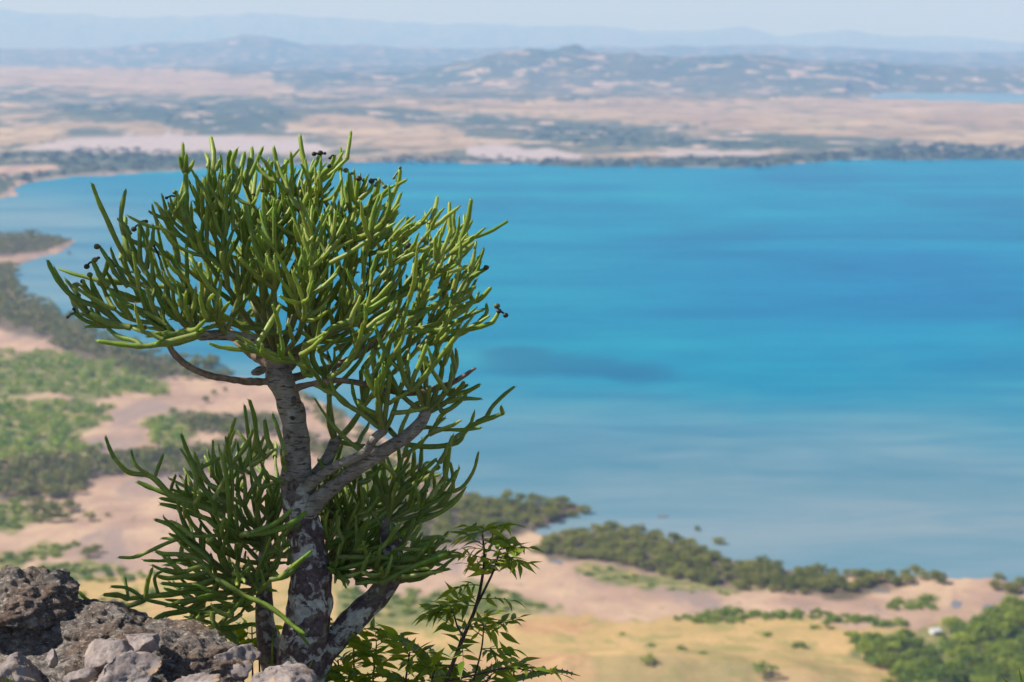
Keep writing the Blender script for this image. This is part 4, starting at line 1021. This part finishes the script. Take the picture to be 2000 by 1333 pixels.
# ---- twigs followed one by one from the photograph: tip first, photo pixels; thickness px
TR = '''
94,511 106,537 127,566 159,589 193,601 235,622|13
181,362 193,395 209,429 224,463 238,490 256,500|13
245,374 239,400 236,432 235,458|12
245,427 244,458 251,498 261,542|15
273,437 273,471 274,508 280,529|12
273,440 285,471 290,492 300,520|12
198,487 217,518 227,537 250,560|12
182,512 196,540 212,560|14
180,553 193,581 211,610 237,629|13
164,555 180,581 193,597 215,615|12
148,614 167,627 190,634 211,637 245,642|11
177,613 198,624 224,634 255,640|15
193,667 227,672 264,676 290,676 330,668 375,660|13
211,642 232,658 264,666 285,671|12
222,571 248,595 290,613 330,640|13
212,505 206,530 200,555|12
363,338 363,377 364,416 370,447|16
357,283 358,310 362,335|11
351,309 354,325 361,337|11
364,303 364,320 363,336|11
378,315 372,328 366,337|10
412,270 417,299 417,326|13
417,334 421,369 433,400 444,432|15
402,302 407,315 412,326|10
430,313 425,325 421,334|11
449,297 446,328 448,377|13
462,293 454,317 451,335|12
477,300 472,324 466,346|13
492,291 491,318 488,340|12
512,291 501,317 491,340 480,362|12
487,311 486,338 488,373|13
535,290 539,315 545,348|12
531,318 524,352 520,375|12
512,330 518,352 522,375|12
384,346 390,381 399,424|12
402,352 407,377 417,412 427,451|14
559,315 553,358 548,387|13
312,408 325,432 339,465 353,504|15
345,385 335,408 325,436|12
351,386 345,412 337,436|11
474,338 483,377 497,412 509,434|13
468,350 452,393 442,416|12
500,338 497,373|11
586,267 590,297 599,337 602,357|12
625,305 611,331 602,357 599,382|13
685,260 681,286 677,311|11
677,311 650,337 617,363 601,382 592,405 585,432 577,469 558,509|12
654,305 647,322 635,340|10
646,325 628,342 617,360|13
568,301 570,341 566,365|11
557,315 552,372|11
575,331 558,372 542,396|12
643,361 621,384 597,401 573,408|12
630,382 646,416 654,453|12
679,367 684,408 694,453 695,493|13
684,345 686,372 691,392 712,420|12
698,355 696,392 690,420|13
740,353 735,376 721,404 714,432|15
781,335 777,359 763,390 749,422 731,463 719,489|14
793,352 783,357|8
782,380 771,406 753,432 738,460|13
774,414 763,436 747,465|13
753,424 763,449 765,477|12
759,468 743,489 719,497|12
591,376 589,408 597,428|11
854,387 849,413 844,430|12
878,398 878,442 879,478|12
920,392 914,428 902,464 890,488|14
989,434 959,452 928,464 904,468 888,487|10
944,488 935,512 921,531 906,536|10
951,524 930,536 916,550 904,565|12
957,564 938,584 916,593 890,605 856,632 810,648|13
950,595 950,612 946,629|10
974,610 964,627 952,634 916,644 868,648 808,646 762,650|12
891,656 866,689 843,718 818,751 805,774|12
830,435 801,447 784,473|12
797,428 794,452 784,475|13
854,473 827,516 791,548|12
925,476 904,492 885,500|11
926,562 904,574 861,591 820,612 784,632|14
892,627 880,637 856,646|11
1003,757 984,772 961,795 950,814|10
982,808 961,816 931,827 910,840 898,861 877,869 847,873 809,871 784,863 759,838|13
979,795 971,810|10
937,836 906,840 868,839 832,835 800,836|10
935,753 910,766 883,770 868,768|13
910,773 885,795 864,804 849,800|12
912,753 889,762 872,768|12
874,768 847,781 818,787 799,787|13
832,675 822,705 807,739 801,766|12
779,663 780,703 790,741 803,774|13
727,684 732,724 742,760 765,791|14
738,688 753,726 769,760 790,777|11
700,783 721,810 753,831|13
837,682 843,702 845,722|8
889,711 885,739 876,760|10
704,726 706,758 704,787|10
879,873 872,920 862,950|11
934,886 925,920 905,950 883,968|9
300,675 342,671 380,659 392,650|14
300,652 342,654 374,648 392,652|14
359,598 384,619 405,625 422,615|14
376,572 384,598 399,612 415,606|14
306,539 338,560 374,572|13
405,558 437,577 464,600 485,608|14
434,614 468,635 495,645|16
571,480 550,533 529,583 514,606|13
510,665 481,648 460,640|15
546,600 523,640 506,667|14
594,726 590,705 594,680 603,665|14
608,735 594,727 592,700 602,668|15
659,742 629,731 610,702 606,668|15
713,650 665,666 621,674|12
764,553 732,588 707,599 690,600|12
820,538 804,567 781,580 749,592 735,605|12
755,582 697,620 655,637 631,653|12
732,634 743,668 762,702 778,720|11
617,527 615,563 608,605 606,660|14
678,506 680,542 684,570|12
858,645 791,647 760,651|15
571,646 537,652 520,660|12
207,856 214,876 223,895|10
223,895 245,919 263,926 283,927|12
283,927 301,935 322,956 335,969 380,985 440,1010|15
257,883 263,906 277,919 288,925|9
318,890 310,910 303,930|9
270,942 299,955 335,967 371,976 425,982|14
315,974 344,980 371,987 416,987|12
315,985 344,991 380,1005 416,1018 450,1030|13
343,929 337,945 333,960|8
355,852 367,884 380,910 402,938|12
369,922 389,946 416,969 445,990|13
434,893 412,904 391,915|10
416,863 415,900 414,933|10
459,820 448,852 438,888|10
488,784 497,816 501,852 508,881 522,902|12
478,794 483,834 486,856|10
494,841 479,874 459,913|11
533,811 544,843 558,888|10
517,823 522,856 530,877|13
494,877 468,915 441,953 432,985|13
515,920 490,960 481,996|12
305,1016 332,1026 353,1045 373,1065 393,1078 405,1099|13
234,1089 261,1089 292,1077 322,1063 353,1051 385,1042|10
306,1078 322,1083 353,1083 379,1089 403,1105 420,1112|13
282,1095 312,1096 342,1095 377,1091 400,1083|9
310,1126 328,1130 363,1126 393,1122 420,1112|13
156,1158 170,1172 191,1182 211,1185 251,1184 283,1172|12
205,1162 231,1163 262,1168|14
219,1146 251,1150 284,1152|9
243,1128 247,1148 261,1164|9
297,1112 288,1138 282,1150|11
322,1112 302,1128 298,1150|9
251,1170 302,1164 342,1160 373,1150 403,1140 432,1126|16
318,1140 353,1143 393,1141 425,1128|12
284,1172 322,1180 363,1190 393,1200 440,1180|11
274,1237 292,1219 322,1201 363,1193 393,1176 419,1156 428,1120|15
320,1213 348,1219 373,1209 393,1195 419,1184 470,1178|10
361,1205 393,1211 425,1222|8
436,1233 418,1217 407,1193|12
461,1252 448,1240 436,1233|24
596,1001 578,1017 542,1035 506,1042 475,1044|14
569,997 538,1022 506,1035 490,1042|12
607,1078 583,1100 560,1125 542,1134|12
592,1090 566,1112 546,1128|12
551,1073 542,1103 538,1123|9
594,1238 571,1222 549,1202 515,1179 475,1163 430,1134|12
603,1260 592,1246 584,1236|8
481,1163 454,1193 430,1220|11
493,1219 459,1226 425,1224|13
533,1123 493,1123 430,1127|15
620,1005 683,990 725,965 754,942|10
901,967 872,994 830,1015 809,1022|13
880,906 885,933 880,965|10
904,1086 851,1087 788,1090 725,1089 662,1089|13
872,1083 820,1102 778,1122 738,1137|14
874,1041 857,1062 843,1080|10
847,1066 820,1074 788,1076|10
822,1026 809,1049 796,1070|11
876,1112 830,1120 780,1137|10
640,1118 704,1102 740,1089|12
620,1074 683,1045 746,1007 778,969|16
851,898 830,917 805,936 778,965|12
809,883 808,906 805,929|12
733,902 733,955 725,997|14
778,875 782,912 790,940|12
872,873 870,912 862,945|14
754,942 725,965 690,985|10
'''
CAPS = [(189, 482), (169, 521), (192, 504), (185, 508), (175, 537), (151, 558), (161, 550), (144, 604), (132, 620), (170, 611), (285, 433), (261, 448), (325, 387), (341, 376), (247, 532), (224, 520), (613, 301), (625, 299), (634, 300), (644, 309), (642, 325), (643, 360), (588, 368), (512, 372), (528, 378),
        (675, 333), (688, 339), (700, 349), (710, 352), (725, 354), (733, 363), (751, 365), (781, 328), (769, 348), (797, 480), (826, 468), (853, 440), (884, 478), (900, 484), (930, 536), (949, 523), (970, 598), (987, 616), (974, 608), (857, 912), (433, 385), (517, 425), (300, 480)]
traced = []
for ln in TR.strip().splitlines():
    a, wpx = ln.split('|')
    pts = [tuple(float(x) for x in q.split(',')) for q in a.split()]
    traced.append((pts[::-1], float(wpx)))           # base first
# inner ones first so outer ones can spring from them
def dist_head(b):
    c = min(((545, 694), (800, 810), (515, 1100), (690, 1080)), key=lambda q: math.hypot(q[0] - b[0], q[1] - b[1]))
    return math.hypot(c[0] - b[0], c[1] - b[1])
traced.sort(key=lambda t: dist_head(t[0][0]))
tr_objs = []
for pts, wpx in traced:
    nu, nv, nd_ = proj(np.array(nodes))
    b = pts[0]
    low_ = b[1] > 880
    dd = np.hypot(nu - b[0], nv - b[1]) + 120 * np.maximum(0, nd_ - (D0 + (0.10 if not low_ else 0.3))) + (40 * np.abs(nd_ - D0))
    k = int(np.argmin(dd)); dep = float(nd_[k])
    front = (b[0] > 470 and 560 < pts[-1][0] < 620 and 990 < pts[-1][1] < 1270)
    if front or (len(pts) > 4 and 420 < b[0] < 440 and b[1] > 1120 and pts[-1][0] > 560): dep = D0 - 0.16
    tipd = dep + rng.uniform(-.06, .05)
    m = len(pts)
    q3 = [P(u, v, dep + (tipd - dep) * (i / (m - 1)) ** 1.5) for i, (u, v) in enumerate(pts)]
    node = nodes[k]
    gap_ = np.linalg.norm(node - q3[0])
    if gap_ > 0.008 and dd[k] < 75:
        q3 = [node] + (q3 if gap_ > 0.03 else q3[1:])
    n = max(8, min(22, int(sum(np.linalg.norm(np.diff(q3, axis=0), axis=1)) / 0.014)))
    path = catmull(q3, n)
    r = pxr(wpx) * 1.22 * np.interp(np.linspace(0, 1, n), [0, .5, .85, 1], [1.0, .96, .86, .66])
    t = dict(path=path, rad=r, gen=4, rnd=rng.random() * .8, traced=True)
    tw.append(t); tr_objs.append(t)
    nodes.append(path[-1]); nodes.append(path[n // 2]); nodes.append(path[3 * n // 4])

# ---- build: the 300 twigs that show largest are objects, the hidden rest is one mass
def twig_mesh(t):
    path, rad = t['path'], t['rad'].copy()
    tip = t['gen'] >= 2
    if tip and not t.get('traced'): rad[-4:] *= (0.95, 0.88, 0.78, 0.62)
    kn = np.random.default_rng(int(t['rnd'] * 1e6)); rad = rad * (1 + 0.075 * np.sin(np.arange(len(rad)) * 1.9 + t['rnd'] * 9) + kn.normal(size=len(rad)) * 0.05)
    v, f = tube(path, rad, 8, True)
    nr = len(v) // 8
    a0, a1 = (0.0, 0.35) if t['gen'] == 0 else (0.25, 0.65) if t['gen'] <= 1 else (0.4, 1.0)
    age = np.repeat(np.linspace(a0, a1, nr), 8)
    parts_v, parts_f, parts_a = [v], [f], [age]
    if tip:                     # little dry leaf points along the upper part and at the tip
        o = len(v); L = len(path)
        for k in range(5):
            i = L - 1 if k < 3 else rng.randrange(max(1, L // 2), L - 1)
            c = path[i]; d = path[i] - path[i - 1]; d /= np.linalg.norm(d) + 1e-9
            s = cone(d, rng.uniform(.3, .7) if k < 3 else rng.uniform(.7, 1.1), rng.uniform(0, 6.28))
            bs = np.cross(s, NR.normal(size=3)); bs /= np.linalg.norm(bs); b2 = np.cross(s, bs)
            c0 = c + (s - d * (s @ d)) * rad[i] * 0.5 + (d * rad[i] * .5 if k < 3 else 0)
            w_, h_ = 0.0011, rng.uniform(.006, .011)
            parts_v.append(np.array([c0 + bs * w_, c0 - bs * w_ * .5 + b2 * w_, c0 - bs * w_ * .5 - b2 * w_, c0 + s * h_]))
            parts_f.append(np.array([[0, 1, 3, 3], [1, 2, 3, 3], [2, 0, 3, 3]]) + o); parts_a.append(np.full(4, .7)); o += 4
    V = np.vstack(parts_v); A = np.concatenate(parts_a)
    fl = f.tolist() + [r_[:3] for q_ in parts_f[1:] for r_ in q_.tolist()]
    return V, fl, A

def showing(t):
    u, v, d = proj(t['path'])
    return np.hypot(np.diff(u), np.diff(v)).sum() * t['rad'].mean() * (2.5 if t.get('traced') else 1.0) * (1 - 0.9 * (d.mean() - D0))
order = sorted(tw, key=showing, reverse=True)
solo = order[:298]; rest = order[298:]
for t in solo:
    V, fl, A = twig_mesh(t)
    t['obj'] = link('twig', make_mesh('twig', V - TB, fl, {'age': A, 'rnd': np.full(len(V), t['rnd'])}), M_twig, tree)
VV, FF, AA, RR, o = [], [], [], [], 0
for t in rest:
    V, fl, A = twig_mesh(t)
    VV.append(V); FF += [[i + o for i in q] for q in fl]; AA.append(A); RR.append(np.full(len(V), t['rnd'])); o += len(V)
inner = link('inner_twigs', make_mesh('inner_twigs', np.vstack(VV) - TB, FF, {'age': np.concatenate(AA), 'rnd': np.concatenate(RR)}), M_twig, tree)
inner['kind'] = 'stuff'
# ---- seed capsules on short stalks
def ball(c, r, seed):
    n1, n2 = 6, 8; V = []
    g = np.random.default_rng(seed); ax = g.normal(size=3); ax /= np.linalg.norm(ax)
    for i in range(n1 + 1):
        th = math.pi * i / n1
        for j in range(n2):
            ph = 2 * math.pi * j / n2; k = 1 + 0.12 * math.cos(3 * ph)
            V.append((math.sin(th) * math.cos(ph) * k, math.sin(th) * math.sin(ph) * k, math.cos(th) * .9))
    i = np.arange(n1)[:, None] * n2; j = np.arange(n2)[None]; k = (j + 1) % n2
    return np.array(V) * r + c, np.stack([i + j, i + n2 + j, i + n2 + k, i + k], -1).reshape(-1, 4)
tips = [(t, t['path'][-1]) for t in solo]
for i, (u, v) in enumerate(CAPS):
    tu, tv, td = proj(np.array([p for _, p in tips]))
    k = int(np.argmin(np.hypot(tu - u, tv - v) + 10 * np.abs(td - D0)))
    t, tip = tips[k]
    c = P(u, v, float(td[k]) - .004)
    parts = [ball(c, rng.choice((3.4, 4.2, 5.0, 5.6, 6.2)) * PX, i)]
    if np.linalg.norm(c - tip) < 0.06:
        mid = (c + tip) / 2 + np.array([0, 0, .004])
        parts.append(tube(catmull([tip, mid, c], 6), np.full(6, 2.0 * PX), 6, False))
    cv, cf = join(parts)
    link('seed_capsule', make_mesh('seed_capsule', cv - TB, cf), M_cap, t['obj'])
# ------------------------------------------------------------------ sapling, undergrowth, aloe, grass
def leaflet_mesh(seed, droop, side):
    """one lance-shaped leaflet, base at the origin, 1 long along +Y"""
    n = 9; V = []
    wid = [0.02, .085, .13, .145, .13, .10, .06, .028, .004]
    for i in range(n):
        t = i / (n - 1); y = t; x0 = side * 0.10 * t * t; z0 = -droop * t * t
        w_ = wid[i]
        V += [(x0 - w_ * (1.15 if side > 0 else .85), y - .02, z0 + w_ * .35), (x0, y, z0), (x0 + w_ * (.85 if side > 0 else 1.15), y - .02, z0 + w_ * .35)]
    Fc = np.array([[3 * i + k, 3 * i + k + 1, 3 * i + k + 4, 3 * i + k + 3] for i in range(n - 1) for k in (0, 1)])
    return make_mesh('leaflet', np.array(V), Fc)
M_leaf = leaf_mat('sapling_leaf', (0.130, 0.225, 0.022), (0.320, 0.390, 0.045), 0.5, 0.4)
M_leafb = leaf_mat('undergrowth_leaf', (0.140, 0.240, 0.018), (0.340, 0.410, 0.040), 0.5, 0.4)
LF = [leaflet_mesh(i, (0.10, 0.22, 0.35, 0.05)[i % 4], (-1, 1)[i % 2]) for i in range(6)]
for m_ in LF[:]: m_.materials.append(M_leaf)
LFB = [m_.copy() for m_ in LF]
for m_ in LFB: m_.materials[0] = M_leafb
SM = Mat('sapling_stem'); SM.base(SM.ramp(SM.noise(SM.coord('Object'), 60, 4), [(0.3, (0.035, 0.022, 0.020)), (0.7, (0.10, 0.062, 0.05))])); SM.set(Roughness=0.8)
RM = Mat('leaf_stalk'); RM.base((0.14, 0.17, 0.04)); RM.set(Roughness=0.6)

def add_leaf(root, base, origin, d, L, pairs, lsize, meshes, g):
    """a pinnate leaf: stalk with paired leaflets"""
    d = d / np.linalg.norm(d)
    q = [origin]
    dd = d.copy()
    for i in range(6):
        dd = dd + np.array([0, 0, -0.05]) + g.normal(size=3) * .05; dd /= np.linalg.norm(dd); q.append(q[-1] + dd * L / 6)
    path = catmull(q, 9)
    v, f = tube(path, np.linspace(.0016, .0007, 9), 5, True)
    st = link('leaf', make_mesh('leaf_stalk', v - base, f), RM.m, root)
    tan = np.gradient(path, axis=0)
    for i in range(pairs + 1):
        k = int(round(2 + (6.0 * i / pairs))); k = min(k, 8)
        t = tan[k] / np.linalg.norm(tan[k])
        sd = np.cross(t, ZUP + g.normal(size=3) * .25); sd /= np.linalg.norm(sd) + 1e-9
        for s in ((1, -1) if i < pairs else (0,)):
            ld = t * (0.55 if s else 1) + sd * s * 0.9 + g.normal(size=3) * .22 + np.array([0, 0, -.12])
            ld /= np.linalg.norm(ld)
            nz = np.cross(sd, t) + g.normal(size=3) * .5; nz = nz - ld * (nz @ ld); nz /= np.linalg.norm(nz)
            xx = np.cross(ld, nz)
            S_ = lsize * g.uniform(.7, 1.2)
            o = link('leaflet', meshes[g.integers(len(meshes))], parent=st)
            M4 = Matrix(((xx[0] * S_, ld[0] * S_, nz[0] * S_, path[k][0] - base[0]), (xx[1] * S_, ld[1] * S_, nz[1] * S_, path[k][1] - base[1]), (xx[2] * S_, ld[2] * S_, nz[2] * S_, path[k][2] - base[2]), (0, 0, 0, 1)))
            o.matrix_local = M4

def stem(root, base, pts, name='stem'):
    q = catmull([P(u, v, d) for u, v, d, w_ in pts], 24)
    wd = np.interp(np.linspace(0, len(pts) - 1, 24), np.arange(len(pts)), [p[3] for p in pts]) / 2 * PX
    v, f = tube(q, wd, 8, True, bark_wobble(.1, 60, 3))
    link(name, make_mesh(name, v - base, f), SM.m, root)
    return q

g = np.random.default_rng(5)
b1 = P(850, 1420, 4.95)
sap = empty('sapling', b1, 'leafy sapling with dark stem and lance-shaped leaflets beside the trunk', 'sapling')
s1 = stem(sap, b1, [(846, 1420, 4.95, 9), (872, 1330, 4.95, 8), (905, 1245, 4.95, 7.5), (928, 1190, 4.95, 7), (940, 1140, 4.95, 6), (946, 1090, 4.95, 5), (942, 1040, 4.95, 3.5)])
s2 = stem(sap, b1, [(930, 1185, 4.95, 5.5), (950, 1145, 4.93, 5), (966, 1110, 4.92, 4), (975, 1074, 4.92, 3)])
s3 = stem(sap, b1, [(905, 1245, 4.95, 4.5), (892, 1220, 4.96, 3.5), (885, 1190, 4.97, 2.5)])
s4 = stem(sap, b1, [(925, 1330, 4.98, 4), (940, 1270, 4.98, 3.5), (945, 1225, 4.99, 2.5)])
s5 = stem(sap, b1, [(872, 1330, 4.95, 5), (930, 1318, 4.93, 4), (990, 1305, 4.92, 3.5), (1045, 1312, 4.92, 2.5)])
def leaves_on(q, idx, n, L, root, base, meshes, lsize, outx=0.0, upz=0.25, pairs=3):
    for k in range(n):
        i = idx[k % len(idx)]; a = k * 2.4 + g.uniform(-.5, .5)
        d = np.array([math.cos(a) + outx, math.sin(a) * .7, upz + g.uniform(-.25, .35)])
        add_leaf(root, base, q[i], d, L * g.uniform(.7, 1.15), pairs, lsize, meshes, g)
leaves_on(s1, [23, 23, 22, 21, 19, 18, 16, 15, 13, 12, 10], 17, .085, sap, b1, LF, 0.0527, .1)
leaves_on(s2, [23, 22, 20, 17, 13], 9, .085, sap, b1, LF, 0.0510, .5)
leaves_on(s3, [23, 20], 6, .08, sap, b1, LF, 0.0493, -.7)
leaves_on(s4, [23, 18, 12], 6, .085, sap, b1, LF, 0.0467, .5)
leaves_on(s5, [23, 19, 15, 10], 5, .085, sap, b1, LF, 0.0510, .6, .1)
leaves_on(s1, [9, 8, 7, 6, 5], 6, .10, sap, b1, LF, 0.0544, -.1)
b2 = P(720, 1420, 5.05)
und = empty('undergrowth_bush', b2, 'dense yellow-green leafy bush growing around the foot of the lichened limb', 'bush')
for (u0, u1, v1, d, n, lz) in ((680, 660, 1290, 5.06, 6, .080), (720, 735, 1262, 5.06, 7, .086), (780, 800, 1275, 5.0, 6, .08), (640, 625, 1320, 5.02, 4, .07), (830, 850, 1300, 5.04, 5, .076), (900, 960, 1318, 5.02, 5, .07), (700, 690, 1240, 5.14, 4, .066)):
    q = stem(und, b2, [(u0 + 20, 1430, d, 6), ((u0 + u1) / 2, 1360, d, 5), (u1, v1, d, 3)])
    leaves_on(q, [23, 22, 20, 18, 16, 14], n, .085, und, b2, LFB, lz * .82, 0, .35)
b3 = P(480, 1370, 5.25)
lb = empty('undergrowth_bush', b3, 'sunlit low leafy bush showing behind the stones and the dark stem', 'bush')
for (u0, u1, v1, d, n) in ((470, 455, 1232, 5.26, 6), (495, 492, 1222, 5.28, 6), (430, 405, 1228, 5.28, 4), (510, 505, 1260, 5.24, 4)):
    q = stem(lb, b3, [(u0, 1400, d, 5), ((u0 + u1) / 2, 1320, d, 4), (u1, v1, d, 2.5)])
    leaves_on(q, [23, 21, 19, 16], n, .07, lb, b3, LFB, .058, 0, .3, 2)
# aloe with toothed leaves
AL = Mat('aloe_leaf'); AL.base(AL.ramp(AL.noise(AL.coord('Object'), 30, 3), [(0.3, (0.17, 0.22, 0.03)), (0.7, (0.30, 0.33, 0.05))])); AL.set(Roughness=0.4)
b4 = P(880, 1400, 5.16)
alo = empty('aloe', b4, 'aloe with arching yellow-green toothed leaves behind the sapling', 'aloe')
for pts, w0 in (([(880, 1390, 5.16), (850, 1320, 5.15), (815, 1272, 5.14), (770, 1243, 5.13), (722, 1224, 5.13)], 30), ([(880, 1390, 5.14), (950, 1345, 5.12), (1030, 1322, 5.1), (1090, 1312, 5.1), (1134, 1321, 5.1)], 22), ([(880, 1390, 5.16), (868, 1330, 5.2), (850, 1290, 5.24), (838, 1262, 5.26)], 26), ([(880, 1390, 5.15), (920, 1340, 5.18), (968, 1302, 5.2), (1010, 1290, 5.2)], 24), ([(880, 1390, 5.1), (820, 1350, 5.06), (760, 1322, 5.04), (700, 1318, 5.02)], 26)):
    q = catmull([P(*p) for p in pts], 20); t = np.linspace(0, 1, 20)
    wv = w0 / 2 * PX * (1 - t ** 1.6) + .0008
    tg = np.gradient(q, axis=0); tg /= np.linalg.norm(tg, axis=1)[:, None]
    sd = np.cross(tg, np.array([0, -.5, .85])); sd /= np.linalg.norm(sd, axis=1)[:, None]; up_ = np.cross(sd, tg)
    prof = [(-1, .25), (-.5, -.12), (0, -.28), (.5, -.12), (1, .25), (.5, .12), (0, 0), (-.5, .12)]
    V = np.array([q[i] + sd[i] * a * wv[i] + up_[i] * b * wv[i] for i in range(20) for a, b in prof]); k8 = 8
    i_ = np.arange(19)[:, None] * k8; j_ = np.arange(k8)[None]; kk = (j_ + 1) % k8
    Fl = np.stack([i_ + j_, i_ + kk, i_ + k8 + kk, i_ + k8 + j_], -1).reshape(-1, 4).tolist()
    V = V.tolist()
    for i in range(1, 18):
        for s in (-1, 1):
            c0 = q[i] + sd[i] * s * wv[i] + up_[i] * .25 * wv[i]; o_ = len(V)
            V += [(c0 - tg[i] * .003).tolist(), (c0 + tg[i] * .003).tolist(), (c0 + sd[i] * s * .0055 + tg[i] * .001).tolist(), (c0 + up_[i] * .0016).tolist()]
            Fl += [[o_, o_ + 1, o_ + 2], [o_, o_ + 2, o_ + 3], [o_ + 1, o_ + 3, o_ + 2]]
    link('leaf', make_mesh('aloe_leaf', np.array(V) - b4, Fl), AL.m, alo)
# grass
GR = leaf_mat('grass_blade', (0.08, 0.13, 0.02), (0.16, 0.20, 0.04), 0.35)
def tuft(base, blades, label, name='grass_tuft'):
    e = empty(name, base, label, 'grass')
    for (pts, w_) in blades:
        q = catmull([P(*p) for p in pts], 10); t = np.linspace(0, 1, 10)
        V = []
        for i in range(10):
            hw = w_ / 2 * PX * (1 - t[i] ** 2 * .9)
            V += [q[i] + RGT * -hw, q[i] + np.array([0, -.3 * hw, 0]), q[i] + RGT * hw]
        Fc = np.array([[3 * i + k, 3 * i + k + 1, 3 * i + k + 4, 3 * i + k + 3] for i in range(9) for k in (0, 1)])
        link('blade', make_mesh('blade', np.array(V) - base, Fc), GR, e)
tuft(P(530, 1340, 4.86), [([(529, 1345, 4.86), (531, 1290, 4.86), (533, 1232, 4.86)], 7), ([(532, 1345, 4.86), (527, 1310, 4.85), (517, 1290, 4.85)], 5), ([(590, 1335, 4.86), (602, 1310, 4.86), (612, 1288, 4.86)], 6), ([(540, 1345, 4.86), (548, 1315, 4.86), (552, 1300, 4.86)], 4)], 'thin grass blades rising in front of the trunk foot')
tuft(P(135, 1345, 4.36), [([(130 + 6 * k, 1345, 4.36), (132 + 7 * k + rng.uniform(-6, 6), 1322, 4.36), (128 + 10 * k + rng.uniform(-14, 14), 1296 + rng.uniform(0, 18), 4.36)], 3.2) for k in range(7)], 'short green grass in the gap between the pale stones')
tuft(P(12, 1345, 4.26), [([(4 + 6 * k, 1350, 4.26), (6 + 7 * k, 1332, 4.26), (2 + 9 * k + rng.uniform(-8, 8), 1316 + rng.uniform(0, 10), 4.26)], 4) for k in range(4)], 'green grass tip growing before the large pale wedge stone')
tuft(P(1985, 1350, 4.9), [([(1975, 1350, 4.9), (1968, 1334, 4.9), (1958, 1324, 4.9)], 8), ([(2000, 1352, 4.9), (1994, 1325, 4.9), (1990, 1304, 4.9)], 5), ([(2010, 1352, 4.9), (2016, 1330, 4.9), (2030, 1315, 4.9)], 6)], 'bright green blades peeking up over the straw hill and grove')

nv, nf_ = shade_tree_leaves()
link('crown', make_mesh('shade_tree_crown', nv - nb, nf_, smooth=False), M_leaf, nbt)
pv_ = [tube(catmull([nb + np.array([0, 0, -.15]), nb + np.array([.1, 0, .6]), nb + np.array([.12, 0.02, 1.3]), nb + np.array([.05, 0, 1.9])], 14), np.linspace(.06, .015, 14), 10, True)]
for k in range(7):
    z0 = .4 + k * .2; a = k * 2.4; pv_.append(tube(catmull([nb + np.array([.1, 0, z0]), nb + np.array([.1 + .2 * math.cos(a), .12 * math.sin(a), z0 + .15]), nb + np.array([.1 + .38 * math.cos(a), .24 * math.sin(a), z0 + .35])], 8), np.linspace(.022, .006, 8), 7, True))
tv, tf = join(pv_)
link('trunk', make_mesh('shade_tree_trunk', tv - nb, tf), SM.m, nbt)
# ------------------------------------------------------------------ the air between the hill and the far shore
hb = [(-76000, -72000, -12), (76000, -72000, -12), (76000, 76000, -12), (-76000, 76000, -12)]
hv = np.array(hb + [(a, b, 1650) for a, b, _ in hb], float)
hf = [[0, 3, 2, 1], [4, 5, 6, 7], [0, 1, 5, 4], [1, 2, 6, 5], [2, 3, 7, 6], [3, 0, 4, 7]]
hm = bpy.data.materials.new('air'); hm.use_nodes = True
hn = hm.node_tree; hn.nodes.remove(hn.nodes['Principled BSDF'])
pv = hn.nodes.new('ShaderNodeVolumePrincipled')
pv.inputs['Color'].default_value = (0.25, 0.48, 1.0, 1)
pv.inputs['Absorption Color'].default_value = (0.80, 0.72, 1.0, 1)
pv.inputs['Density'].default_value = 7.8e-5
hn.links.new(pv.outputs[0], hn.nodes['Material Output'].inputs['Volume'])
hz = link('haze', make_mesh('haze', hv, hf, smooth=False), hm)
tag(hz, 'pale blue haze lying over the bay and the far hills', 'haze', kind='stuff')
